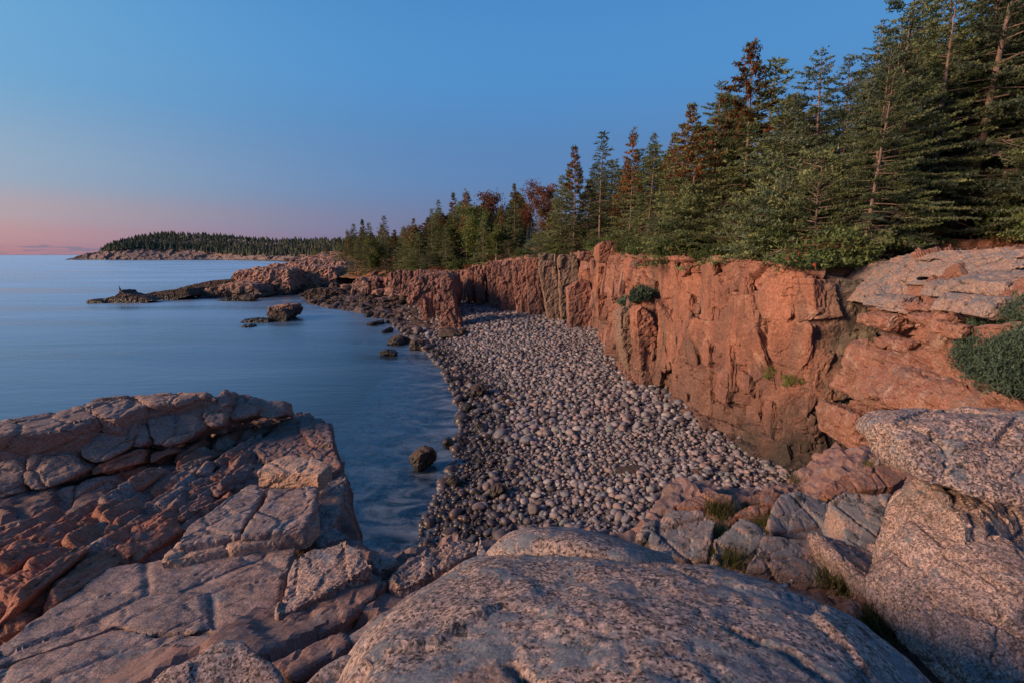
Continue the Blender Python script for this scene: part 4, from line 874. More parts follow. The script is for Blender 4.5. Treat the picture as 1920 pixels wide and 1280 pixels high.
dry = np.where(mask & (pz > -.12) & (C[:, 1] < 16))[0]; far_ = np.where(mask & (pz > -.12) & (C[:, 1] >= 16))[0]; sub = np.where(mask & (pz <= -.12) & (rng.random(len(C)) < .6))[0]
print('cobbles', len(dry), len(sub))
tag(cobble_mass('beach_cobbles', dry, 2), 'mass of rounded grey and pink cobbles on the near half of the beach', 'cobbles', kind='stuff')
tag(cobble_mass('beach_cobbles', far_, 1), 'mass of rounded cobbles on the far half of the beach', 'cobbles', kind='stuff')
tag(cobble_mass('submerged_cobbles', sub, 1), 'pale rounded stones seen under the shallow water', 'cobbles', kind='stuff')
# ------------------------------------------------------------------ foreground bedrock and its blocks
cp = []
def cpx(x, y, z): p = at_z(x, y, z); cp.append((p.x, p.y, z))
for x, y in [(-80, 1010), (0, 1000), (0, 1100), (100, 1260), (300, 1150), (450, 1080), (600, 1100), (560, 930), (600, 800), (500, 810), (400, 850), (300, 950), (200, 1000), (80, 1050), (-100, 1250)]: cpx(x, y, 6.48)
for q in [(740, 1090, 6.55), (850, 1080, 6.6), (640, 1250, 7.0), (700, 1150, 6.75), (1260, 1000, 6.2), (1400, 1020, 6.3), (1500, 980, 6.1), (1480, 920, 5.8), (1600, 950, 6.1), (1560, 1090, 6.8), (1750, 1200, 6.9), (1800, 950, 7.0), (1900, 850, 7.1), (1650, 900, 6.3), (400, 1290, 6.9)]: cpx(*q)
cp += [(-8, 8.6, 6.8), (-10, 9, 6.9), (-12, 6, 6.8), (-6, 9.2, 6.6), (.3, 2, 7.7), (0, 0, 7.9), (1.5, 1, 7.9), (0, -3, 8), (-3, 0, 7.2), (4, 0, 7.6), (7, 7, 6.3), (9, 9, 6.3), (8, 3, 7.2)]
cp = np.array(cp)
OUT = [at_z(*q) for q in [(-300, 800, 7.0), (-100, 790, 7.0), (180, 770, 7.0), (420, 762, 6.9), (530, 778, 6.6), (612, 800, 6.55), (634, 880, 6.5), (650, 960, 6.45), (668, 1015, 6.4), (738, 1047, 6.5), (885, 1022, 6.5), (1190, 1015, 6.1), (1250, 955, 5.9), (1480, 910, 5.6), (1560, 897, 5.5)]]
OUT = [(p.x, p.y) for p in OUT] + [(9, 8.8), (12, 9.5), (14, 6), (14, -4), (-17, -4), (-17, 9)]
OUT = np.array(OUT)
def poly_sd(P, poly):
    ins = np.zeros(len(P), bool); best = np.full(len(P), 1e9); j = len(poly)-1
    for i in range(len(poly)):
        a, b = poly[j], poly[i]; d = b-a; t = np.clip(((P-a) @ d)/(d @ d), 0, 1); q = P-(a+t[:, None]*d); best = np.minimum(best, np.hypot(q[:, 0], q[:, 1]))
        cr = (b[1] > P[:, 1]) != (a[1] > P[:, 1]); xx = (a[0]-b[0])*(P[:, 1]-b[1])/(a[1]-b[1]+1e-12)+b[0]; ins ^= cr & (P[:, 0] < xx); j = i
    return np.where(ins, -best, best)
def fg_z(P, edge=True):
    w = 0; zz = 0
    for x, y, z in cp:
        k = 1/((P[:, 0]-x)**2+(P[:, 1]-y)**2+.15)**1.6; w = w+k; zz = zz+k*z
    z = zz/w
    if edge:
        sd = poly_sd(P, OUT); z = z - np.clip(sd, 0, None)*7.0 - np.clip(sd+.12, 0, .12)*.6
    return np.maximum(z, -1.8)
xs = np.concatenate([np.linspace(-17, -9, 24)[:-1], np.linspace(-9, 7, 240), np.linspace(7, 15, 30)[1:]]); ys = np.concatenate([np.linspace(-4, 1.5, 16)[:-1], np.linspace(1.5, 11.5, 190)])
X, Y = np.meshgrid(xs, ys); P = np.column_stack([X.ravel(), Y.ravel()])
Gf = np.column_stack([P, fg_z(P)]).reshape(len(ys), len(xs), 3); Nf = grid_normals(Gf).reshape(-1, 3); v = Gf.reshape(-1, 3)
a1, c1 = facet(v, (.9, 1.3, .8), 401, .7, euler(.2, .5, .3)); a2, c2 = facet(v, (.24, .36, .22), 402, 1., euler(.3, .6, .35)); a3, _ = facet(v, (.11, .16, .12), 403, 1., euler(.3, .6, .2))
near_ = np.clip((v[:, 1]-2.8)/2.2, .15, 1); d = .12*a1 + (.05*a2 + .02*a3)*near_ - .05*np.clip(1-c1/.05, 0, 1) + .02*fbm(v, .3, 4, 404)
Gf = (v + Nf*d[:, None]).reshape(Gf.shape)
bedrock = tag(grid_obj('bedrock', Gf, M['shale']), kind='structure')

def slab(name, poly, z, thick, mat, label=None, cat='rock', tilt=(0, 0), parent=None, vox=.028, bevel=0., smooth=1, seed=0, disp=None, side=(0, 0)):
    """outline traced on the (tilted) top plane of the rock, then extruded down by its thickness"""
    n = Vector((tilt[0], tilt[1], 1)).normalized(); cx = sum(p[0] for p in poly)/len(poly); cy = sum(p[1] for p in poly)/len(poly)
    p0 = at_z(cx, cy, z); top = [on_plane(x, y, p0, n) for x, y in poly]
    v, f = prism(top, Vector((side[0], side[1], -thick)), 1.02)
    o = solid(name, v, f, vox, M[mat], parent, bevel=bevel, smooth=smooth, disp=disp or d_angular((.5, .5, .3), .022, seed, (.2, .3, .4), .5))
    if parent is None: tag(o, label, cat)
    return o
# ---- left ledge: big slabs
slab('rock_slab', [(-60, 1240), (0, 1207), (82, 1148), (150, 1103), (204, 1060), (330, 1043), (560, 1018), (546, 1045), (517, 1153), (480, 1192), (390, 1180), (280, 1187), (217, 1172), (90, 1217), (-60, 1265)], 6.72, .5, 'ledge', 'broad smooth grey-pink slab sloping across the lower left', seed=601, vox=.026, tilt=(.03, -.05), disp=d_angular((1.3, .7, .5), .028, 601, (.1, .1, .5), .5))
slab('rock_slab', [(-80, 1275), (90, 1221), (217, 1176), (280, 1191), (390, 1184), (480, 1196), (440, 1220), (300, 1240), (210, 1310), (-80, 1330)], 6.70, .5, 'ledge', 'lower strip of grey-pink slab along the bottom left edge', seed=602, disp=d_angular((1.0, .7, .4), .025, 602, (.1, .1, .5), .5))
slab('rock_slab', [(330, 1022), (350, 985), (430, 928), (470, 906), (500, 914), (466, 968), (446, 1002)], 6.96, .2, 'ledge', 'left half of the cracked flat slab in front of the orange block', seed=603, tilt=(.02, -.03))
slab('rock_slab', [(506, 913), (594, 910), (592, 950), (571, 988), (452, 1002), (474, 968)], 6.97, .22, 'ledge', 'right half of the cracked flat slab in front of the orange block', seed=604, tilt=(.02, -.03))
slab('rock_slab', [(297, 1053), (335, 1012), (450, 1004), (572, 988), (596, 950), (598, 975), (572, 1000), (450, 1022), (380, 1036)], 6.86, .2, 'orange', 'thin orange-edged slab underneath the cracked flat slab', seed=605)
slab('rock_block', [(481, 884), (497, 864), (546, 850), (580, 853), (624, 868), (594, 893), (588, 886)], 7.16, .26, 'orange', 'orange-faced angular block lying on the left ledge above the cracked slab', seed=606, bevel=.02, tilt=(.0, -.08))
slab('rock_slab', [(546, 1046), (590, 1024), (642, 1011), (662, 1020), (700, 1057), (640, 1092), (560, 1135), (518, 1157)], 6.92, .4, 'boulder_face', 'pinkish triangular slab right of the broad grey slab', seed=607, tilt=(-.12, -.12), disp=d_angular((.45, .6, .4), .035, 607, (.2, .4, .4), .5))
slab('rock_slab', [(474, 1192), (522, 1160), (620, 1104), (700, 1062), (730, 1085), (720, 1100), (640, 1165), (560, 1205), (505, 1238)], 6.80, .5, 'shale', 'dark layered slab with broken steps below the triangular slab', seed=608, disp=d_angular((.5, .7, .35), .035, 608, (.1, .5, .5), .4))
slab('rock_block', [(692, 1042), (718, 1026), (744, 1049), (740, 1054), (706, 1074)], 6.78, .5, 'ledge', 'small four-sided block at the edge above the water', seed=609)
slab('rock_slab', [(724, 1080), (800, 1022), (868, 1004), (898, 1012), (894, 1030), (850, 1056), (742, 1102)], 6.84, .5, 'boulder_face', 'pink layered ledge block beside the gap to the water', seed=610, tilt=(.05, -.15), disp=d_angular((.6, .25, .3), .045, 610, (.1, .2, .8), .4))
slab('rock_slab', [(640, 1192), (740, 1128), (892, 1036), (905, 1050), (850, 1090), (700, 1192), (660, 1204)], 7.0, .5, 'ledge', 'long grey strip of rock along the left side of the main boulder', seed=611, disp=d_weathered(.4, .03, 611))
slab('rock_block', [(502, 1245), (560, 1213), (640, 1176), (660, 1205), (604, 1236), (545, 1272)], 7.0, .5, 'shale', 'dark wedge-shaped block between two foreground boulders at bottom', seed=612)
slab('boulder', [(240, 1320), (300, 1255), (395, 1200), (432, 1186), (462, 1192), (530, 1250), (575, 1320)], 7.35, .8, 'boulder', 'grey pointed granite boulder at the bottom left edge of the picture', 'boulder', bevel=.12, smooth=5, vox=.02, tilt=(.05, -.35), disp=d_weathered(.5, .03, 613))
slab('boulder', [(540, 1310), (600, 1245), (645, 1217), (668, 1220), (690, 1262), (705, 1320)], 7.85, .7, 'boulder', 'small rounded granite boulder at the bottom edge left of the main boulder', 'boulder', bevel=.07, smooth=4, vox=.016, tilt=(.05, -.3), disp=d_weathered(.35, .02, 614))
# upper right end of the ledge, layered
for k, (poly, z, t) in enumerate([([(533, 778), (580, 773), (600, 786), (622, 792), (628, 838), (600, 858), (560, 850), (500, 862), (478, 842)], 6.70, .4), ([(560, 778), (600, 784), (620, 795), (626, 830), (585, 830), (560, 800)], 6.80, .3), ([(600, 907), (642, 882), (652, 895), (628, 980), (600, 1000), (578, 1003), (598, 945)], 6.66, 1.2), ([(590, 858), (628, 845), (640, 875), (600, 900)], 6.72, .8), ([(575, 1008), (630, 985), (652, 1005), (600, 1020)], 6.62, .8)]):
    slab('rock_slab', poly, z, t, 'ledge' if k in (2, 4) else 'shale', parent=bedrock, seed=620+k, disp=d_angular((.3, .45, .25), .03, 620+k, (.2, .5, .3), .5))
# rounded ridge blocks: outlines traced on a plane that faces the camera, extruded back
NR = Vector((.30, -.62, .72)).normalized(); PR = at_z(150, 890, 6.72)
RB = [([(-60, 812), (48, 816), (40, 905), (36, 926), (-60, 950)], 0, 'leftmost rounded granite block of the upper left ridge'), ([(54, 816), (96, 806), (138, 806), (142, 862), (166, 878), (120, 902), (62, 922), (42, 905)], 0, 'large rounded granite block second from left on the upper left ridge'),
      ([(142, 832), (150, 806), (180, 786), (248, 776), (264, 798), (242, 838), (200, 862), (168, 872), (148, 858)], .05, 'rounded oval granite block in the middle of the upper left ridge'), ([(236, 838), (244, 806), (266, 788), (274, 800), (280, 830), (262, 840)], 0, 'small rounded block squeezed between the two middle ridge blocks'),
      ([(270, 790), (278, 766), (330, 756), (378, 750), (392, 775), (388, 800), (336, 830), (284, 836)], 0, 'smooth grey-pink block right of middle on the upper left ridge'), ([(380, 792), (382, 756), (400, 744), (424, 738), (428, 770), (418, 796), (398, 802)], .05, 'tall rounded block with dark stained foot on the ridge'),
      ([(405, 752), (410, 735), (420, 731), (431, 735), (430, 758), (412, 765)], .12, 'knob standing up on the crest of the upper left ridge'), ([(430, 788), (432, 750), (452, 738), (482, 746), (490, 768), (470, 780)], -.1, 'pale block near the right end of the upper left ridge'),
      ([(482, 782), (484, 750), (532, 750), (535, 776), (510, 782)], -.2, 'square-cut block at the right tip of the upper left ridge'), ([(166, 892), (172, 872), (214, 856), (266, 842), (268, 866), (220, 880), (180, 890)], -.05, 'reddish wedge block below the middle of the ridge'),
      ([(276, 868), (278, 848), (328, 834), (333, 848), (300, 860), (282, 872)], -.08, 'small red angular block tucked under the ridge'), ([(-60, 960), (60, 928), (138, 908), (132, 958), (60, 978), (-60, 1005)], -.1, 'lower left course block of granite under the ridge'),
      ([(142, 906), (200, 892), (214, 886), (222, 905), (186, 942), (128, 966)], -.15, 'lower course granite block under the oval ridge block'), ([(200, 895), (268, 868), (282, 880), (250, 920), (190, 945)], -.22, 'brown stepped block under the reddish wedge block')]
for k, (poly, pr, lb) in enumerate(RB):
    top = [on_plane(x, y, PR + NR*pr, NR) for x, y in poly]
    rnd = k < 8
    w = Vector((-.25, .9, -.35))
    v, f = prism(top, w*1.0, 1.0)
    me_o = solid('ridge_block', v, f, .034, M['ridge' if k not in (9, 10, 13) else 'redledge'], None, bevel=.035 if rnd else .02, smooth=2 if rnd else 1, disp=d_angular((.7, .6, .5), .045, 640+k, (.3, .2, .3), .45) if rnd else d_angular((.5, .4, .4), .035, 640+k))
    tag(me_o, lb, 'rock', 'blocks of the upper left ridge')
NB = Vector((.12, -.22, 1)).normalized(); PB = at_z(190, 775, 7.5)
for k, poly in enumerate([[(-60, 800), (0, 786), (100, 770), (150, 757), (185, 780), (140, 802), (50, 812), (-60, 820)], [(150, 757), (180, 745), (240, 740), (280, 756), (215, 784), (188, 782)], [(240, 740), (330, 736), (380, 744), (330, 754), (282, 756)], [(180, 745), (190, 740), (300, 733), (400, 735), (405, 744), (330, 738), (240, 742)]]):
    top = [on_plane(x, y, PB + NB*(.03*k), NB) for x, y in poly]; v, f = prism(top, Vector((-.1, .3, -.8)), 1.05)
    tag(solid('ridge_block', v, f, .042, M['ridge'], None, bevel=.03, smooth=2, disp=d_angular((.8, .6, .4), .04, 660+k)), ['grey back slab at the far left of the ridge crest', 'grey back slab behind the oval ridge block', 'thin back slab along the middle of the ridge crest', 'farthest thin slab on the ridge crest by the sea'][k], 'rock', 'blocks of the upper left ridge')
# fractured band of tilted slices between ridge and slabs
def slice_lib(n, mat, seed):
    out = []; r = random.Random(seed)
    for k in range(n):
        pts = [Vector((sx*(.5+r.uniform(-.14, .06)), sy*(.5+r.uniform(-.25, .12)), sz*(.5+r.uniform(-.18, .06)))) for sx in (-1, 1) for sy in (-1, 1) for sz in (-1, 1)] + [Vector((0, .62, r.uniform(-.3, .3))), Vector((0, -.62, r.uniform(-.3, .3)))]
        me, _ = solid_mesh('rock_slice', *hull([Vector((p.x*.2, p.y*.5, p.z*.26)) for p in pts]), .022, mat, smooth=0, disp=d_angular((.17, .2, .1), .013, seed+k, (.1, .1, .2), .4)); out.append(me)
    return out
SL = {'g': slice_lib(6, M['shale'], 700), 'r': slice_lib(6, M['redledge'], 720), 'l': slice_lib(6, M['ledge'], 740)}
BAND = [(5, 1135), (150, 1095), (330, 1000), (460, 903), (490, 866), (560, 848), (615, 800), (540, 778), (440, 792), (380, 812), (340, 855), (285, 885), (190, 955), (60, 1000), (-20, 1030)]
r = random.Random(9); k = 0
while k < 300:
    x = r.uniform(-10, 620); y = r.uniform(775, 1135)
    if not inside(x, y, BAND): continue
    p = at_z(x, y, 6.62); zz = float(fg_z(np.array([[p.x, p.y]]), False)[0])
    u = (x-120)/480
    lib = SL['r'] if r.random() > u+.15 else (SL['g'] if r.random() < .6 else SL['l'])
    big = 1.4-.7*u
    o = link('rock_slice', lib[r.randrange(6)], bedrock, (p.x, p.y, zz+r.uniform(-.07, .07)))
    o.scale = (r.uniform(.5, 1.25)*big, r.uniform(.4, 1.15)*big, r.uniform(.6, 1.15)*big); o.rotation_euler = (r.uniform(-.15, .15), .72+r.uniform(-.22, .22), -.10+r.gauss(0, .24)); k += 1

# ---- main boulder under the camera
rowsM = [[(520, 1430, 2.1), (680, 1420, 1.62), (960, 1420, 1.48), (1300, 1420, 1.45), (1650, 1420, 1.58), (1940, 1430, 2.1)], [(640, 1290, 2.3), (676, 1278, 1.72), (950, 1280, 1.60), (1250, 1280, 1.55), (1630, 1290, 1.66), (1770, 1310, 2.2)],
         [(684, 1214, 2.35), (710, 1188, 1.80), (960, 1170, 1.68), (1230, 1170, 1.62), (1570, 1190, 1.72), (1694, 1230, 2.2)], [(795, 1114, 2.42), (820, 1098, 1.90), (1000, 1090, 1.79), (1230, 1095, 1.73), (1470, 1116, 1.80), (1600, 1154, 2.2)],
         [(878, 1060, 2.42), (902, 1052, 2.0), (1030, 1050, 1.90), (1220, 1058, 1.83), (1380, 1076, 1.88), (1490, 1098, 2.25)], [(900, 1046, 2.7), (930, 1040, 2.4), (1030, 1042, 2.2), (1220, 1050, 2.15), (1370, 1066, 2.2), (1490, 1092, 2.5)]]
G = net([[at_z(x, y, H-d) for x, y, d in rw] for rw in rowsM], 26, 40)
def closed_from_grid(G, zb):
    nv, nu = G.shape[:2]; n = nv*nu; top = G.reshape(-1, 3); bot = top.copy(); bot[:, 2] = zb; V = np.vstack([top, bot]); F = [list(map(int, f)) for f in grid_faces(nv, nu)]; F += [[a+n for a in f[::-1]] for f in F]
    ring = [i for i in range(nu)] + [r*nu+nu-1 for r in range(1, nv)] + [(nv-1)*nu+i for i in range(nu-2, -1, -1)] + [r*nu for r in range(nv-2, 0, -1)]
    F += [[ring[i], ring[(i+1) % len(ring)], ring[(i+1) % len(ring)]+n, ring[i]+n] for i in range(len(ring))]
    return [Vector(q) for q in V], F
cracks = [[at_z(x, y, 8.4) for x, y in ((1370, 1160), (1425, 1190), (1480, 1212), (1530, 1245), (1600, 1282), (1660, 1320))], [at_z(x, y, 8.4) for x, y in ((955, 1222), (975, 1245), (1008, 1280), (1030, 1330))]]
def d_main(v, n):
    d = .034*fbm(v, .6, 5, 801, .5) + .005*fbm(v, .05, 3, 803)
    a, cc = facet(v + .06*np.column_stack([fbm(v, .3, 3, 7), fbm(v, .3, 3, 8), fbm(v, .3, 3, 9)]), (.9, .7, .5), 802, .7, euler(.2, .1, .6)); d += .022*a
    a, cc = facet(v, (.3, .26, .2), 805, .8); d += .006*a
    for cr in cracks:
        for p, q in zip(cr[:-1], cr[1:]):
            a = np.array(p[:2]); b = np.array(q[:2]); e = b-a; w = v[:, :2] + .012*np.column_stack([fbm(v, .12, 2, 5), fbm(v, .12, 2, 6)]); t = np.clip(((w-a) @ e)/(e @ e), 0, 1); r_ = np.hypot(*(w-(a+t[:, None]*e)).T)
            d = np.minimum(d, d - .09*np.clip(1-r_/.03, 0, 1)); 
    return d[:, None]*n
o = solid('boulder', *closed_from_grid(G, 7.55), .022, M['boulder'], None, smooth=2, disp=d_main, shade=True); tag(o, 'huge speckled pink-grey granite boulder filling the bottom centre', 'boulder')
# lip slab behind it
rowsL = [[(905, 1060, 2.2), (935, 1046, 1.98), (1000, 1040, 1.92), (1120, 1046, 1.86), (1220, 1054, 1.9), (1290, 1066, 2.2)], [(912, 1044, 2.2), (940, 1018, 1.95), (1000, 1010, 1.85), (1100, 1018, 1.82), (1200, 1038, 1.9), (1275, 1056, 2.2)], [(925, 1030, 2.3), (950, 1004, 2.05), (1000, 991, 1.93), (1085, 994, 1.92), (1170, 1014, 2.0), (1262, 1046, 2.3)], [(930, 1030, 2.5), (955, 1002, 2.5), (1000, 990, 2.5), (1085, 993, 2.5), (1170, 1013, 2.5), (1262, 1045, 2.7)]]
G = net([[at_z(x, y, H-d) for x, y, d in rw] for rw in rowsL], 16, 30)
o = solid('boulder', *closed_from_grid(G, 7.4), .02, M['boulder'], None, smooth=4, disp=d_weathered(.4, .02, 811), shade=True); tag(o, 'rounded orange-tinted lip of granite behind the huge foreground boulder', 'boulder')
# ---- stacked boulders on the right
def face_rock(name, poly, Y, depth, mat, label, seed, vox=.03, bevel=.08, smooth=5, tilt=None, amp=.03, size=.45, shift=(0, 0), ang=False):
    v, f = front(poly, Y, depth, shift)
    o = solid(name, v, f, vox, M[mat], None, bevel=bevel, smooth=smooth, disp=d_angular((size,)*3, amp, seed) if ang else d_weathered(size, amp, seed)); tag(o, label, 'boulder'); return o
NT1 = Vector((-.10, -.62, .78)).normalized(); PT1 = at_z(1800, 860, 8.32)
top = [on_plane(x, y, PT1, NT1) for x, y in [(1670, 816), (1680, 798), (1710, 785), (1790, 782), (1900, 779), (2040, 780), (2040, 965), (1930, 952), (1830, 940), (1762, 915), (1722, 895), (1702, 868), (1696, 842)]]
v, f = prism(top, Vector((.15, .75, -.15)), .9)
tag(solid('boulder', v, f, .03, M['boulder'], None, bevel=.10, smooth=4, disp=d_angular((.8, .6, .35), .04, 820, (.1, .1, .3), .5)), 'flat-topped lichen-spotted boulder overhanging at the right edge', 'boulder')
R2 = hull([at_y(*q) for q in [(1628, 1042, 4.05), (1640, 1000, 4.15), (1662, 945, 4.25), (1716, 897, 4.3), (2020, 945, 4.1), (2020, 1115, 3.5), (1852, 1172, 3.25), (1800, 1186, 3.25), (1735, 1160, 3.4), (1690, 1140, 3.6), (1765, 925, 3.85), (1812, 990, 3.5), (1808, 1060, 3.3), (1700, 905, 5.4), (2020, 905, 5.2), (1690, 1180, 5), (2020, 1250, 4.5)]])
o = solid('boulder', *R2, .026, M['boulder_face'], None, smooth=2, disp=d_angular((.5, .5, 1.2), .045, 821, (.1, .25, .3), .5)); tag(o, 'big pale pink wedge boulder with dark right face under the flat-topped one', 'boulder')
face_rock('boulder', [(1690, 1240), (1664, 1150), (1682, 1140), (1740, 1160), (1800, 1180), (1850, 1172), (1835, 1240), (1810, 1330), (1720, 1330)], 3.45, 1.2, 'boulder_face', 'pale rock wall below the wedge boulder at the bottom right', 822, bevel=.04, smooth=3, ang=True)
face_rock('boulder', [(1800, 1340), (1818, 1245), (1852, 1190), (1888, 1112), (1930, 1098), (2040, 1085), (2040, 1340)], [2.6, 2.7, 2.8, 2.95, 2.95, 2.95, 2.6], 1., 'boulder_face', 'ribbed pink granite block in the bottom right corner', 823, bevel=.06, smooth=4, ang=True, size=.4)
# ---- grey blocks between the main boulder and the beach
MB_ = [([(1196, 1003), (1212, 974), (1262, 950), (1314, 953), (1346, 976), (1336, 1010), (1330, 1046), (1240, 1042)], 6.75, (-.05, -.45), 'large blue-grey lichened slab right of the main boulder lip'), ([(1338, 1004), (1391, 968), (1431, 988), (1440, 1005), (1404, 1052), (1384, 1061), (1335, 1048)], 6.72, (.0, -.4), 'rounded grey block in the second place of the middle block row'),
       ([(1437, 970), (1465, 922), (1497, 918), (1553, 943), (1577, 976), (1565, 1018), (1448, 1000)], 6.68, (.15, -.5), 'peaked blue-grey block standing behind the lower grey block'), ([(1402, 1050), (1432, 1000), (1504, 1008), (1556, 1020), (1581, 1037), (1556, 1084), (1517, 1086), (1464, 1068)], 6.9, (.1, -.5), 'lower flat-faced grey block just behind the main boulder'),
       ([(1554, 940), (1587, 918), (1678, 922), (1656, 996), (1626, 1072), (1566, 1081), (1586, 1024), (1578, 980)], 6.85, (-.2, -.4), 'tall brown-grey block left of the big pale wedge boulder'), ([(1530, 922), (1586, 884), (1647, 863), (1695, 853), (1706, 890), (1679, 911), (1586, 918), (1554, 936)], 6.9, (-.1, -.35), 'pink cracked rock below the overhanging flat-topped boulder'),
       ([(1645, 850), (1679, 839), (1696, 849), (1692, 861)], 7.15, (0, -.2), 'small grey slab tucked behind the flat-topped boulder'), ([(1370, 963), (1395, 944), (1446, 947), (1440, 971), (1391, 967)], 6.62, (0, -.3), 'small pink-edged rock between grass tufts'), ([(1258, 945), (1318, 921), (1375, 925), (1370, 945), (1314, 953)], 6.5, (0, -.3), 'pink rock edge at the brink above the cobbles'),
       ([(1392, 936), (1430, 921), (1462, 926), (1450, 946)], 6.4, (0, -.3), 'small pink rock at the brink behind the peaked block'), ([(1560, 1120), (1604, 1104), (1647, 1126), (1664, 1164), (1620, 1172)], 7.2, (-.1, -.5), 'small brown rounded rock in the gap under the wedge boulder'), ([(1596, 1084), (1640, 1077), (1652, 1118), (1610, 1106)], 7.05, (0, -.5), 'small pink stone in the gap below the brown-grey block')]
for k, (poly, z, tl, lb) in enumerate(MB_):
    slab('boulder', poly, z, .8, 'grey' if k in (0, 1, 2, 3, 4, 6) else 'spur', lb, 'boulder', tilt=tl, bevel=.02 if k < 6 else .012, smooth=1, seed=840+k, side=(0, .12), disp=d_angular((.8, .7, .6), .04, 840+k, (.5, .3, .4), .35))
# ------------------------------------------------------------------ trees
def tris(A, B, Cc):
    v = np.stack([A, B, Cc], 1).reshape(-1, 3); return v, np.arange(len(v)).reshape(-1, 3)
def unit(a): return a/(np.linalg.norm(a, axis=-1, keepdims=True)+1e-9)
def blades(rg, P, D, ln, wd, spread):
    """leaf-sized triangles at points P, growing around directions D"""
    n = len(P); d = unit(D*(1-spread*.4) + rg.normal(0, spread, (n, 3))); s = unit(np.cross(d, rg.normal(0, 1, (n, 3))))
    L = (ln*rg.uniform(.6, 1.3, n))[:, None]; W = (wd*rg.uniform(.7, 1.3, n))[:, None]
    return P - s*W*.5, P + s*W*.5, P + d*L
def tube(paths, nseg=5):
    V = []; F = []; o = 0
    for pts, rad in paths:
        pts = np.asarray(pts); m = len(pts); T = unit(np.gradient(pts, axis=0)); up = np.array((.3, .2, 1.)) if abs(T[0, 2]) < .8 else np.array((1., .2, 0))
        a = unit(np.cross(T, up)); b = np.cross(T, a); th = np.linspace(0, 2*math.pi, nseg, endpoint=False)
        R = np.asarray(rad)[:, None, None]; ringv = pts[:, None, :] + R*(a[:, None, :]*np.cos(th)[None, :, None] + b[:, None, :]*np.sin(th)[None, :, None])
        V.append(ringv.reshape(-1, 3)); idx = np.arange(m*nseg).reshape(m, nseg)+o; nx = np.roll(idx, -1, 1)
        F.append(np.stack([idx[:-1], nx[:-1], nx[1:], idx[1:]], -1).reshape(-1, 4)); o += m*nseg
    return np.vstack(V), np.vstack(F)
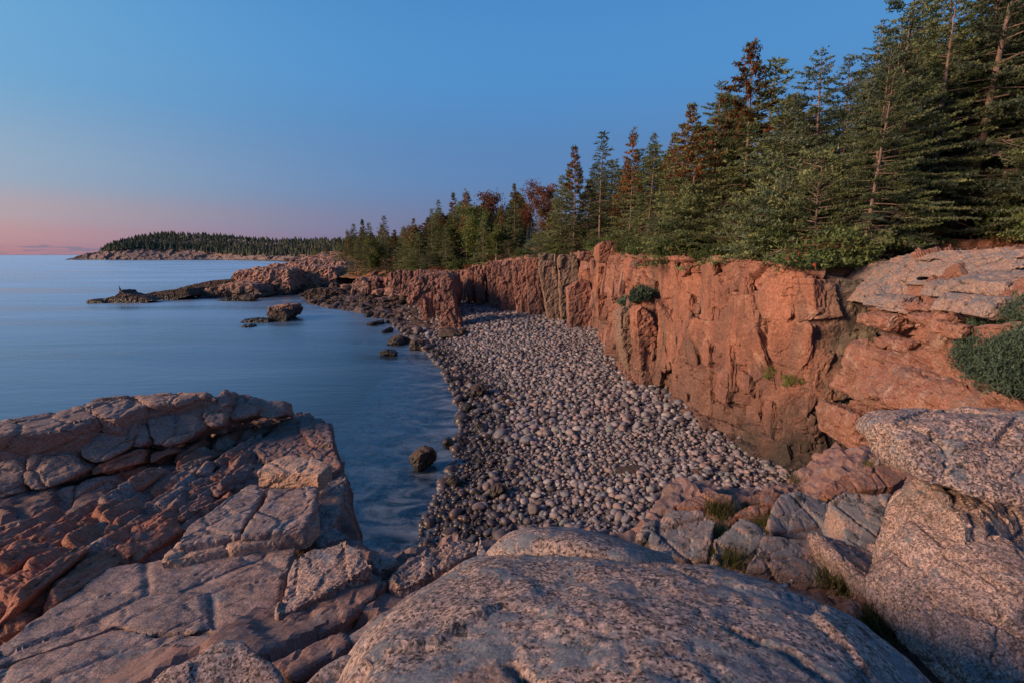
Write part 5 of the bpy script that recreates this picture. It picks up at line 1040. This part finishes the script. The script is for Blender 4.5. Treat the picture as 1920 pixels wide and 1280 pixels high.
def spruce(seed, h=12., spread=3.4, cb=.15, nb=120, tw=9., bl=.17, bw=.06, per=9, wind=.25, mat='needle', cone=0., droop=.22, gap=.0, dead=26, lean=.02, trunk_r=.16, bsp=.085, prof=.75, tuft=.55):
    rg = np.random.default_rng(seed); az0 = rg.uniform(0, 6.28)
    zt = np.linspace(0, 1, 9); bend = np.column_stack([lean*h*zt**2*math.cos(az0)+.05*np.sin(zt*5+seed), lean*h*zt**2*math.sin(az0)+.05*np.cos(zt*4+seed), h*zt])
    def axis(z): return np.array([np.interp(z, bend[:, 2], bend[:, 0]), np.interp(z, bend[:, 2], bend[:, 1]), z])
    wood = [(bend, np.interp(zt, [0, .05, 1], [trunk_r*1.25, trunk_r, .015]))]; deadp = []
    A, B, Cc, T, CA, CB, CC, CT = [], [], [], [], [], [], [], []
    zs = cb + (1-cb)*(np.arange(nb)/nb)**.92
    for i, zf in enumerate(zs):
        if gap and rg.random() < gap: continue
        z = h*min(zf + rg.uniform(-.008, .008), .985); az = i*2.39996 + rg.uniform(-.4, .4); u = (1-zf)/(1-cb)
        L = (spread*u**prof*rg.uniform(.55, 1.15)*(1+wind*math.cos(az-az0)) + .22*(.5+u))
        e = -.12 + .75*zf**2 + rg.uniform(-.12, .12)
        d = np.array([math.cos(az), math.sin(az), 0]); s = np.linspace(0, 1, 6)[:, None]; side = np.array([-d[1], d[0], 0])
        wob = rg.uniform(-.12, .12)*L
        path = axis(z) + d*s*L*math.cos(e) + side*wob*s*s + np.array([0, 0, 1])*(L*(math.sin(e)*s - droop*s**2 + .16*s**3))
        wood.append((path, np.linspace(.008+.008*L, .004, 6)))
        nt = max(4, int(L*tw)); st = np.sort(rg.uniform(.12 if L < 1 else .28, 1, nt)); f = st*5; k = np.minimum(f.astype(int), 4); fr = (f-k)[:, None]
        P = path[k]*(1-fr) + path[k+1]*fr; sg = np.where(np.arange(nt) % 2, 1., -1.)[:, None]
        ax = unit(path[k+1]-path[k]); td = unit(ax*.75 + side*sg*rg.uniform(.5, 1., (nt, 1)) + np.array([0, 0, 1])*rg.uniform(-.25, .22, (nt, 1)))
        tl = (.16 + .36*L*(1-st)*rg.uniform(.5, 1.1, nt) + .10*rg.random(nt))
        nbk = np.maximum(3, (tl/bsp).astype(int)); nbk = np.minimum(nbk, per*2); j = np.repeat(np.arange(nt), nbk)
        t = rg.random(len(j)); Q = P[j] + td[j]*(tl[j]*t)[:, None] + np.array([0, 0, -.10])*((tl[j]*t)**2)[:, None]
        a, b, c = blades(rg, Q, td[j], bl, bw, tuft); A.append(a); B.append(b); Cc.append(c)
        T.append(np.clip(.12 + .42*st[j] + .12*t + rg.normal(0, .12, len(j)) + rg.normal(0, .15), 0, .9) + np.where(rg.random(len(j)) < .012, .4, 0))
        if cone and zf > cone:
            m = max(3, int(34*L)); q = path[-1] + (path[2]-path[-1])*rg.random((m, 1)) + rg.normal(0, .07, (m, 3)); a, b, c = blades(rg, q, np.tile((0, 0, -1.), (m, 1)), .20, .12, .5); CA.append(a); CB.append(b); CC.append(c); CT.append(rg.random(m))
    for i in range(dead):
        z = h*rg.uniform(.03, cb+.2); az = rg.uniform(0, 6.28); L = spread*rg.uniform(.25, .75); d = np.array([math.cos(az), math.sin(az), 0]); s = np.linspace(0, 1, 5)[:, None]
        path = axis(z) + d*s*L + np.array([0, 0, 1])*(L*(rg.uniform(-.1, .15)*s - .25*s*s)) + rg.normal(0, .04, (5, 3)); deadp.append((path, np.linspace(.028, .006, 5)))
        for q in range(6):
            k = rg.integers(1, 5); l2 = rg.uniform(.3, .9)*L*.5; dd = unit(d*.7 + np.array([-d[1], d[0], 0])*rg.choice([-1, 1])*rg.uniform(.4, 1) + np.array([0, 0, rg.uniform(-.4, .2)])); deadp.append((path[k] + dd*np.linspace(0, 1, 3)[:, None]*l2, [.012, .008, .004]))
    v, f = tris(np.vstack(A), np.vstack(B), np.vstack(Cc)); t = np.repeat(np.concatenate(T), 3)
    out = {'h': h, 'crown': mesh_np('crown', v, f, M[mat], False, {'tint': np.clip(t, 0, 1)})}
    v, f = tube(wood, 5); out['trunk'] = mesh_np('trunk', v, f, M['bark'], True)
    if deadp: v, f = tube(deadp, 3); out['dead_branches'] = mesh_np('dead_branches', v, f, M['deadwood'])
    if CA: v, f = tris(np.vstack(CA), np.vstack(CB), np.vstack(CC)); out['cone_clusters'] = mesh_np('cone_clusters', v, f, M['cones'], False, {'tint': np.repeat(np.concatenate(CT), 3)})
    return out
def broadleaf(seed, h=8., spread=2.6, n=5200, mat='leaf_green', size=.26, stems=3):
    rg = np.random.default_rng(seed); wood = []; cl = []
    for s in range(stems):
        az = rg.uniform(0, 6.28); top = np.array([math.cos(az)*spread*.35, math.sin(az)*spread*.35, h*rg.uniform(.72, .92)]); st = np.linspace(0, 1, 7)[:, None]
        p = np.array([rg.normal(0, .15), rg.normal(0, .15), 0]) + top*st**np.array([1.6, 1.6, 1.]) + rg.normal(0, .06, (7, 3))*st; wood.append((p, np.linspace(.09, .02, 7)))
        for b in range(9):
            k = rg.integers(2, 7); a2 = rg.uniform(0, 6.28); l = rg.uniform(.5, 1.)*spread*.6; e = p[k] + np.array([math.cos(a2)*l, math.sin(a2)*l, l*rg.uniform(.3, .9)]); e[2] = min(e[2], h*.97); wood.append((np.linspace(p[k], e, 4), [.03, .022, .015, .008])); cl.append(e); cl.append((p[k]+e)/2)
    cl = np.array(cl); i = rg.integers(0, len(cl), n); P = cl[i] + rg.normal(0, .32*spread/2.6, (n, 3)); a, b, c = blades(rg, P, rg.normal(0, 1, (n, 3)), size, size*.7, .9)
    tb = rg.random(len(cl)); t = np.clip(tb[i]*.6 + rg.random(n)*.4, 0, 1); v, f = tris(a, b, c); out = {'h': h, 'crown': mesh_np('crown', v, f, M[mat], False, {'tint': np.repeat(t, 3)})}
    v, f = tube(wood, 5); out['trunk'] = mesh_np('trunk', v, f, M['birch'], True); return out
NEAR = [spruce(1, 13, 4.6, .10, 100, 14, .12, .085, 16, .25, 'needle', 0, .20, .10, 40, .03, .21, bsp=.058, tuft=1.1), spruce(2, 13, 4.8, .10, 100, 14, .12, .085, 16, .3, 'needle_blue', 0, .24, .12, 40, .03, .22, bsp=.058, tuft=1.1),
        spruce(3, 11, 4.0, .06, 100, 14, .12, .085, 16, .3, 'needle_blue', 0, .24, .05, 36, .02, .16, bsp=.058, tuft=1.1), spruce(4, 12, 3.3, .10, 110, 12, .12, .085, 14, .2, 'needle', .55, .20, .12, 40, .02, .15, bsp=.06, tuft=1.1)]
LOWS = [spruce(11, 4.6, 3.6, .04, 90, 10, .14, .085, 11, .5, 'needle_blue', 0, .16, .1, 30, .05, .11, prof=.45, tuft=1.1), spruce(12, 3.6, 3.2, .04, 80, 10, .14, .085, 11, .6, 'needle', 0, .12, .1, 36, .05, .10, prof=.45, tuft=1.1)]
MID = [spruce(21, 13, 2.6, .16, 120, 7.5, .34, .12, 7, .2, 'needle', .72, .22, .12, 22, .01, .13, bsp=.16), spruce(22, 13, 3.2, .06, 130, 8, .34, .12, 7, .2, 'needle', 0, .2, .08, 18, .015, .14, bsp=.16),
       spruce(23, 13, 2.2, .28, 100, 6, .32, .11, 7, .2, 'needle', 0, .24, .15, 30, .01, .12, bsp=.16), spruce(24, 12, 3.4, .05, 140, 8, .34, .12, 7, .2, 'needle', .6, .2, .05, 16, .02, .14, bsp=.16), spruce(25, 13, 1.8, .38, 90, 6, .30, .10, 7, .2, 'needle', .45, .2, .2, 34, .01, .11, bsp=.16)]
BROAD = [broadleaf(31, 8, 2.8, 5200, 'leaf_green'), broadleaf(32, 8, 2.6, 4200, 'autumn'), broadleaf(33, 8, 2.4, 4600, 'leaf_green', stems=4), broadleaf(34, 8, 2.4, 2600, 'autumn', .22)]
def plant_tree(name, T, p, height, rz, label, cat, group=None, wide=1.):
    r = empty(name, p); k = height/T['h']; tag(r, label, cat, group)
    for pn in ('trunk', 'crown', 'dead_branches', 'cone_clusters'):
        if pn in T:
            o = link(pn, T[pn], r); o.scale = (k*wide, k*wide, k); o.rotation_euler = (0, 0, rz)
            if pn in ('dead_branches', 'cone_clusters'): o['kind'] = 'stuff'
    return r
SKY = np.array([(600, 445), (640, 434), (665, 420), (690, 426), (720, 412), (740, 428), (775, 415), (800, 398), (825, 382), (850, 370), (873, 362), (890, 380), (915, 370), (940, 378), (965, 352), (990, 350), (1020, 356), (1050, 335), (1080, 285), (1100, 315), (1130, 262), (1160, 308), (1190, 252), (1225, 258), (1255, 262), (1290, 225), (1305, 205), (1330, 190), (1350, 165), (1380, 190), (1418, 100), (1460, 165), (1490, 210), (1520, 165), (1552, 105), (1600, 110), (1640, 40), (1700, -60), (1800, -140), (1920, -220), (2300, -400)], float)
def top_at(x, ytop, Y): p = at_y(x, ytop, Y); g = ground(p.x, p.y); return Vector((p.x, p.y, g-.1)), p.z-g+.1
MAIN = [(1715, -75, 25.5, NEAR[0], 'tall spruce with bare reddish trunk at the upper right, sky showing through its branches', 1.), (1912, -170, 21.5, NEAR[1], 'tallest spruce at the right edge with thick leaning trunk', 1.), (1552, 92, 25.5, NEAR[2], 'pale green spruce with small tufted top left of the tallest trees', 1.05), (1418, 78, 31, NEAR[3], 'spruce with rust-brown cone-laden top standing highest above the middle of the red wall', 1.),
        (1350, 150, 35, NEAR[0], 'dense spruce just left of the rust-topped spruce', 1.1), (1600, 104, 31, NEAR[0], 'spruce between the tufted-top spruce and the tall bare-trunked one', 1.), (1303, 195, 41, MID[3], 'spruce two places left of the rust-topped spruce', .95), (1225, 250, 52, MID[1], 'slender spruce right of the bare-stemmed spruce', .9), (1190, 240, 50, MID[4], 'bare-stemmed slim spruce with a narrow crown above the end of the red wall', .95), (1130, 248, 62, MID[2], 'symmetrical dark spruce against the sky above the columns', 1.25),
        (1080, 275, 64, MID[3], 'pointed spruce with brown cones left of the symmetrical dark spruce', .7), (1053, 330, 67, MID[1], 'shorter green spruce beside the pointed brown-coned spruce', 1.1), (1265, 250, 46, MID[0], 'thin spruce behind the small dead-looking one', .8), (1480, 205, 37, NEAR[2], 'spruce right behind the rust-topped spruce', .9), (1645, 40, 34, NEAR[1], 'spruce in the back row left of the tall bare-trunked spruce', .9), (1810, -90, 31, NEAR[1], 'back-row spruce between the two tallest trees', 1.),
        (965, 345, 84, MID[0], 'thin-topped spruce next to the reddish maple', .8), (873, 355, 92, MID[4], 'bare-stemmed spruce left of the rust-coloured maple', 1.1), (850, 362, 95, MID[0], 'thin spruce second left of the rust-coloured maple', .8), (822, 375, 98, MID[2], 'spruce with layered top above the free-standing stack', .9), (808, 392, 100, MID[1], 'shorter spruce left of the layered-top spruce', .8), (775, 410, 104, MID[0], 'brown-tipped spruce at the drop of the tree line', .9), (720, 405, 112, MID[2], 'lone pointed spruce standing above its neighbours near the shore', 1.1),
        (690, 418, 118, MID[1], 'spruce right of the leftmost clump', .9), (678, 412, 120, MID[0], 'tall thin spruce in the leftmost clump', .8), (663, 420, 122, MID[1], 'bushy spruce in the leftmost clump', .9), (650, 430, 126, MID[4], 'bare leftmost spruce of the tree line', .9), (940, 382, 87, MID[4], 'slim spruce with white stem above the columns', 1.), (1012, 385, 78, MID[2], 'spruce with pale trunk near the cliff edge above the columns', 1.), (1036, 375, 75, MID[4], 'second pale-trunked spruce near the cliff edge above the columns', 1.),
        (905, 405, 85, MID[1], 'broad dark spruce at the cliff edge left of the columns', 1.1), (755, 425, 107, MID[1], 'dark spruce above the low columnar wall', 1.), (740, 432, 112, MID[3], 'small dark spruce left of the low columnar wall', 1.), (835, 420, 90, MID[1], 'mid-height spruce right above the free-standing stack', 1.1), (1105, 340, 66, MID[3], 'broad spruce under the symmetrical dark spruce', 1.1)]
r = random.Random(3)
for k, (x, yt, Yd, T, lb, wd) in enumerate(MAIN):
    p, hh = top_at(x, yt, Yd); plant_tree('spruce_tree', T, p, hh, r.uniform(0, 6.28), lb, 'spruce', 'spruces of the cliff-top forest', wd)
for k, (x, yt, Yd, T, lb) in enumerate([(915, 362, 93, BROAD[1], 'rust-coloured maple rising above the green trees'), (990, 342, 88, BROAD[3], 'sparse reddish maple top against the sky'), (890, 388, 90, BROAD[0], 'yellow-green broadleaf tree left of the rust-coloured maple'), (840, 408, 96, BROAD[2], 'green broadleaf tree above the free-standing stack'), (700, 452, 112, BROAD[0], 'low grey-green broadleaf tree near the boulder shore'), (1168, 330, 57, BROAD[3], 'bare-branched brown-leaved tree beside the bare-stemmed spruce'), (930, 420, 84, BROAD[2], 'pale-stemmed green birch behind the columns'), (745, 478, 100, BROAD[0], 'bright green rounded bush on top of the low columnar wall'), (1288, 285, 39.5, BROAD[3], 'small orange-leaved dying tree among the spruces'), (775, 425, 108, BROAD[1], 'small red-leaved maple in the tree line'), (1030, 352, 80, BROAD[1], 'brownish-red maple behind the pale-trunked spruces')]):
    p, hh = top_at(x, yt, Yd); plant_tree('broadleaf_tree', T, p, hh, r.uniform(0, 6.28), lb, 'tree', 'broadleaf trees of the cliff-top forest', min(1.2, 6/hh*1.0) if k == 7 else 1.)
SHORT = ['tall bare-trunked spruce', 'tallest right-edge spruce', 'tufted-top spruce', 'rust-topped spruce', 'dense spruce beside the rust-topped one', 'spruce left of the bare-trunked one', 'second spruce left of the rust-topped one', 'slender spruce', 'bare-stemmed slim spruce', 'symmetrical dark spruce', 'brown-coned pointed spruce', 'short green spruce', 'thin spruce', 'spruce behind the rust-topped one', 'back-row spruce', 'spruce between the tallest two', 'thin-topped spruce', 'bare-stemmed spruce by the maple', 'thin spruce by the maple', 'layered-top spruce', 'shorter spruce', 'brown-tipped spruce', 'lone pointed spruce', 'spruce of the leftmost clump', 'tall thin leftmost-clump spruce', 'bushy leftmost-clump spruce', 'bare leftmost spruce', 'white-stemmed slim spruce', 'pale-trunked spruce', 'second pale-trunked spruce', 'broad cliff-edge spruce', 'dark spruce above the low columns', 'small dark spruce', 'mid-height spruce above the stack', 'broad spruce below the symmetrical one']
def beside(px_, Yd):
    k = min(range(len(MAIN)), key=lambda i: abs(MAIN[i][0]-px_) + abs(MAIN[i][2]-Yd)*2)
    return ('left of' if px_ < MAIN[k][0]-6 else 'right of' if px_ > MAIN[k][0]+6 else 'in line with') + ' the ' + SHORT[k]
# filling trees behind and between, kept below the skyline of the photograph
def fill(n, offs, xs_rng, T, hr, wide, label, group, seed, name='spruce_tree', margin=6):
    r = random.Random(seed); done = 0; tries = 0
    while done < n and tries < n*30:
        tries += 1; u = r.uniform(*xs_rng)*(len(edge)-1); i = min(int(u), len(edge)-2); f = u-i
        e = edge[i][0].lerp(edge[i+1][0], f); d = edge[i][1].lerp(edge[i+1][1], f); p = e + d*r.uniform(*offs); g = ground(p.x, p.y); px_, py_, dd = topix((p.x, p.y, g))
        if not (560 < px_ < 2150): continue
        lim = np.interp(px_, SKY[:, 0], SKY[:, 1]) + margin + r.uniform(0, 25); hmax = 0
        q = at_y(px_, lim, p.y); hmax = q.z-g; h = min(r.uniform(*hr), hmax)
        if h < hr[0]*.45: continue
        plant_tree(name, T[r.randrange(len(T))], Vector((p.x, p.y, g-.1)), h, r.uniform(0, 6.28), ' '.join((label+' '+beside(px_, p.y)).split()[:16]), 'spruce', group, wide*r.uniform(.85, 1.15)); done += 1
fill(26, (3.0, 9), (.0, .42), NEAR[:3], (6.5, 11), 1., 'dark green filling spruce', 'filling spruces above the red wall', 101)
fill(16, (10, 22), (.0, .42), NEAR[:3], (8, 13), 1.1, 'half-hidden back-row spruce', 'back-row spruces above the red wall', 102)
fill(44, (2.5, 12), (.38, .82), [MID[1], MID[3], MID[1], MID[0]], (6, 12), 1.4, 'dark filling spruce above the columns', 'filling spruces above the columnar cliff', 103)
fill(60, (7, 30), (.38, .95), [MID[1], MID[3], MID[1]], (9, 15), 1.5, 'half-hidden spruce deep in the stand', 'back-row spruces behind the columnar cliff', 104)
fill(44, (4, 45), (.76, 1.), [MID[1], MID[3]], (8, 13), 1.5, 'small distant spruce', 'spruces beyond the boulder shore', 105)
fill(22, (1.2, 3.6), (.04, .46), LOWS, (2.2, 4.2), .9, 'low wind-swept spruce at the cliff edge', 'low spruces along the red wall edge', 106, 'low_spruce')
fill(12, (.8, 3.5), (.46, .78), LOWS, (2, 3.6), 1.0, 'low spruce on the columnar cliff top', 'low spruces along the columnar cliff', 107, 'low_spruce')
# far wood on the headland: one mass
rg = np.random.default_rng(8); nf = 4500; gi = rg.integers(12, 72, nf*2); gj = rg.integers(12, 299, nf*2); Pf = GH[gi, gj] + rg.uniform(-3, 3, (nf*2, 3))*np.array([1, 1, 0])
kk = (Pf[:, 2] > np.interp(Pf[:, 0], [-1000, -800, -650, -560, -300], [13, 17, 17, 8, 5]) + 4*rg.random(len(Pf))); Pf = Pf[kk][:nf]; nf = len(Pf)
hh = rg.uniform(5, 13, nf)*rg.uniform(.8, 1.15, nf); ra = hh*rg.uniform(.2, .36, nf); V = []; F = []
th = np.linspace(0, 2*math.pi, 6, endpoint=False)
for tier, (z0, z1, k) in enumerate(((.05, .55, 1.), (.35, .8, .72), (.62, 1., .42))):
    rot = rg.uniform(0, 1, nf)[:, None] + th[None]; jr = rg.uniform(.7, 1.25, (nf, 6))
    ringp = np.stack([Pf[:, 0, None] + np.cos(rot)*ra[:, None]*k*jr, Pf[:, 1, None] + np.sin(rot)*ra[:, None]*k*jr, (Pf[:, 2]+hh*z0)[:, None] + rg.uniform(-.5, .5, (nf, 6))], -1); ap = np.column_stack([Pf[:, :2], Pf[:, 2]+hh*z1])
    base = tier*nf*7; V.append(np.concatenate([ringp, ap[:, None]], 1).reshape(-1, 3)); ids = base + (np.arange(nf)*7)[:, None]
    for q in range(6): F.append(np.column_stack([ids[:, 0]+q, ids[:, 0]+(q+1) % 6, ids[:, 0]+6]))
tf = np.repeat(rg.uniform(.0, 1., nf), 7)
tag(link('headland_wood', mesh_np('headland_wood', np.vstack(V), np.vstack(F), M['needle_far'], False, {'tint': np.tile(tf, 3)})), 'dark spruce wood covering the far headland', 'wood', kind='stuff')
# ------------------------------------------------------------------ undergrowth, juniper, grass, sign
def bvh_grid(G): return BVHTree.FromPolygons([tuple(p) for p in G.reshape(-1, 3)], [tuple(int(i) for i in f) for f in grid_faces(*G.shape[:2])])
BV = {'cliff': bvh_grid(GA), 'spur': bvh_grid(GS), 'bed': bvh_grid(Gf)}
def hit(which, x, y):
    h = BV[which].ray_cast(CAMP, ray(x, y).normalized()); return (h[0], h[1]) if h[0] is not None else (None, None)
def leaf_bush(seed, n, rad, hgt, mat, size, upright=.3, stems=10):
    rg = np.random.default_rng(seed); cl = rg.normal(0, 1, (max(6, n//90), 3)); cl = unit(cl)*rg.uniform(.3, 1, (len(cl), 1))*np.array([rad, rad, hgt*.55]) + np.array([0, 0, hgt*.5]); cl[:, 2] = np.abs(cl[:, 2])
    i = rg.integers(0, len(cl), n); P = cl[i] + rg.normal(0, 1, (n, 3))*np.array([rad, rad, hgt*.6])*.2; P[:, 2] = np.maximum(P[:, 2], .02); D = rg.normal(0, 1, (n, 3)) + np.array([0, 0, upright*3])
    a, b, c = blades(rg, P, unit(D), size, size*.5, .5); t = np.clip(rg.random(len(cl))[i]*.55 + rg.random(n)*.45, 0, 1); v, f = tris(a, b, c)
    out = {'h': hgt, 'crown': mesh_np('foliage', v, f, M[mat], False, {'tint': np.repeat(t, 3)})}
    wd = [(np.linspace((0, 0, 0), cl[rg.integers(0, len(cl))], 4) + rg.normal(0, .01, (4, 3)), [.012, .01, .007, .004]) for _ in range(stems)]
    v, f = tube(wd, 3); out['trunk'] = mesh_np('stems', v, f, M['deadwood']); return out
def plant(name, T, p, k, rz, label, cat, group=None, sq=1.):
    r_ = empty(name, p); tag(r_, label, cat, group)
    for pn, nm in (('trunk', 'stems'), ('crown', 'foliage')):
        o = link(nm, T[pn], r_); o.scale = (k, k, k*sq); o.rotation_euler = (0, 0, rz)
SHR = [leaf_bush(61, 1500, .9, .9, 'shrub', .13), leaf_bush(62, 1500, 1.1, .7, 'shrub', .13), leaf_bush(63, 1300, .8, 1.1, 'leaf_green', .13), leaf_bush(64, 1200, .9, .5, 'autumn', .12)]
JUN = [leaf_bush(65, 2600, .7, .45, 'juniper', .13, .8), leaf_bush(66, 2600, .8, .4, 'juniper', .13, .8)]
r = random.Random(12); done = 0
while done < 170:
    u = r.uniform(.0, .8)*(len(edge)-1); i = min(int(u), len(edge)-2); f = u-i; e = edge[i][0].lerp(edge[i+1][0], f); d = edge[i][1].lerp(edge[i+1][1], f)
    p = e + d*(.5+9*r.random()**1.4); g = ground(p.x, p.y); px_, py_, dd = topix((p.x, p.y, g))
    if not (600 < px_ < 2050): continue
    kind = r.choices([0, 1, 2, 3], [6, 5, .8, .7])[0]
    lab = ['dark green leafy shrub', 'low spreading green shrub', 'bright green shrub', 'red-leaved autumn shrub'][kind]
    plant('shrub', SHR[kind], Vector((p.x, p.y, g-.05)), r.uniform(.7, 1.5)*(1 if dd < 50 else 1.5), r.uniform(0, 6.3), lab+' '+beside(px_, p.y), 'shrub', ['dark undergrowth shrubs', 'low undergrowth shrubs', 'bright undergrowth shrubs', 'red undergrowth shrubs'][kind]); done += 1
# juniper mat on the spur
JP = [(1802, 690), (1800, 650), (1830, 612), (1870, 600), (1960, 580), (1960, 760), (1905, 742), (1850, 735)]
JV, JF, JT = [], [], []; rg = np.random.default_rng(44); base = []
while len(base) < 900:
    x = rg.uniform(1795, 1965); y = rg.uniform(575, 765)
    if not inside(x, y, JP): continue
    h, n = hit('spur', x, y)
    base.append(tuple(h) if h is not None else tuple(at_y(x, y, 11)))
base = np.array(base); base[:, :2] += rg.normal(0, .12, (len(base), 2)); i_ = np.repeat(np.arange(len(base)), 34); clump = fbm(base, .45, 3, 9); lift = .08+.24*np.clip(clump+1, 0, 2)*rg.uniform(.4, 1.3, len(base))
P = base[i_] + rg.normal(0, .07, (len(i_), 3)); P[:, 2] += rg.random(len(i_))*lift[i_]; D = np.column_stack([rg.normal(-.25, .55, len(i_)), rg.normal(-.2, .55, len(i_)), np.ones(len(i_))])
a, b, c = blades(rg, P, unit(D), .10, .035, .35); v, f = tris(a, b, c)
tag(link('juniper_mat', mesh_np('juniper_mat', v, f, M['juniper'], False, {'tint': np.repeat(np.clip(.45+.3*clump[i_]+rg.normal(0, .15, len(i_)), 0, 1), 3)})), 'dense blue-green juniper mat spread over the right-hand spur', 'juniper', kind='stuff')
for x, y, k, lb, T in [(1212, 562, 1.1, 'round evergreen shrub growing from the red wall', JUN[0]), (1186, 574, 1.0, 'small evergreen shrub left of the round one on the red wall', JUN[1]), (1200, 566, .8, 'evergreen shrub between the two others on the red wall', JUN[0])]:
    h, n = hit('cliff', x, y)
    if h is None: continue
    plant('evergreen_shrub', T, h + Vector((-.25, -.15, -.1)), k, 1., lb, 'shrub', sq=1.8)
for x, y, k, lb in [(1452, 706, .5, 'leafy green herb on the ledge block of the red wall'), (1488, 722, .5, 'second leafy herb on the ledge block of the red wall'), (1272, 602, .35, 'tiny green herb in a crack of the red wall'), (1285, 640, .3, 'lower tiny green herb in a crack of the red wall'), (1245, 632, .3, 'small herb left in a crack of the red wall')]:
    h, n = hit('cliff', x, y)
    if h is None: continue
    plant('herb', SHR[2], h + Vector((-.1, -.1, -.05)), k, 2., lb, 'plant')
for x, y, k, lb in [(388, 806, .22, 'green leafy plant growing at the foot of the ridge blocks'), (337, 842, .12, 'tiny green plant in the crack under the ridge'), (400, 812, .16, 'small green plant beside the leafy one on the ledge')]:
    h, n = hit('bed', x, y)
    if h is None: h = at_z(x, y, 6.7)
    plant('herb', SHR[2], h + Vector((0, 0, .06)), k, 2., lb, 'plant', sq=1.4)
def grass_tuft(seed, n, rad, hgt):
    rg = np.random.default_rng(seed); P = np.column_stack([rg.normal(0, rad, (n, 2)), np.zeros(n)]); d = unit(np.column_stack([rg.normal(0, .5, (n, 2)), np.ones(n)])); s = unit(np.cross(d, rg.normal(0, 1, (n, 3)))); L = (hgt*rg.uniform(.5, 1.2, n))[:, None]
    v, f = tris(P-s*.006, P+s*.006, P+d*L + np.column_stack([rg.normal(0, .05, (n, 2)), np.zeros(n)])); return mesh_np('grass_tuft', v, f, M['grass'], False, {'tint': np.repeat(rg.random(n), 3)})
GT = [grass_tuft(71, 420, .10, .22), grass_tuft(72, 420, .13, .18)]
for k, (x, y, z, lb) in enumerate([(1352, 962, 6.45, 'dry grass tuft between the blue-grey slab and the rounded block'), (1340, 1000, 6.5, 'grass tuft in the crack right of the blue-grey slab'), (1500, 905, 5.75, 'green grass tuft at the brink near the gully'), (1535, 902, 5.75, 'second green grass tuft at the brink near the gully'), (1580, 1100, 6.85, 'dry grass tuft in the gap behind the main boulder'), (1375, 1052, 6.6, 'dry grass tuft behind the main boulder at the grey blocks'), (1660, 1180, 7.1, 'grass in the dark gap under the wedge boulder'), (1440, 985, 6.5, 'small grass tuft left of the peaked block'), (1650, 885, 6.7, 'dry grass on the pink cracked rock')]):
    p = at_z(x, y, z); o = link('grass_tuft', GT[k % 2], None, p); o.rotation_euler = (0, 0, k); tag(o, lb, 'grass')
# small prohibition sign among the shrubs
p = at_y(1748, 414, 23.5); g = ground(p.x, p.y); sr = empty('trail_sign', (p.x, p.y, min(g, p.z-.6))); tag(sr, 'small white sign with a red prohibition ring among the cliff-top shrubs', 'sign'); b0 = sr.location
def boxm(name, lo, hi, mat):
    bm = bmesh.new(); bmesh.ops.create_cube(bm, size=1); 
    for q in bm.verts: q.co = Vector(((lo[i]+hi[i])/2+q.co[i]*(hi[i]-lo[i])) for i in range(3))
    bmesh.ops.bevel(bm, geom=bm.edges, offset=.004, segments=1); me = bpy.data.meshes.new(name); bm.to_mesh(me); bm.free(); me.materials.append(mat); return me
dz = p.z-b0.z
link('post', boxm('post', (-.03, .012, 0), (.03, .06, dz+.1), M['deadwood']), sr); link('plate', boxm('plate', (-.2, -.01, dz-.16), (.2, .01, dz+.16), M['white']), sr)
def ringm(r0, r1, y):
    t = np.linspace(0, 2*math.pi, 24, endpoint=False); v = np.vstack([np.column_stack([np.cos(t)*q, np.full(24, y), np.sin(t)*q+dz]) for q in (r0, r1)]); i = np.arange(24); j = (i+1) % 24; return mesh_np('ring', v, np.column_stack([i, j, j+24, i+24]), M['red'])
link('red_ring', ringm(.085, .125, -.014), sr)
c, s = math.cos(.8), math.sin(.8); bar = np.array([(x*c-z*s, -.017, x*s+z*c+dz) for x, z in ((-.1, -.016), (.1, -.016), (.1, .016), (-.1, .016))]); link('red_bar', mesh_np('bar', bar, np.array([[0, 1, 2, 3]]), M['red']), sr)
wk = np.array([(-.02, -.0135, dz-.06), (.01, -.0135, dz-.06), (.025, -.0135, dz+.03), (-.015, -.0135, dz+.06), (-.035, -.0135, dz+.01)]); link('walker_symbol', mesh_np('walker', wk[:4], np.array([[0, 1, 2, 3]]), M['black']), sr)
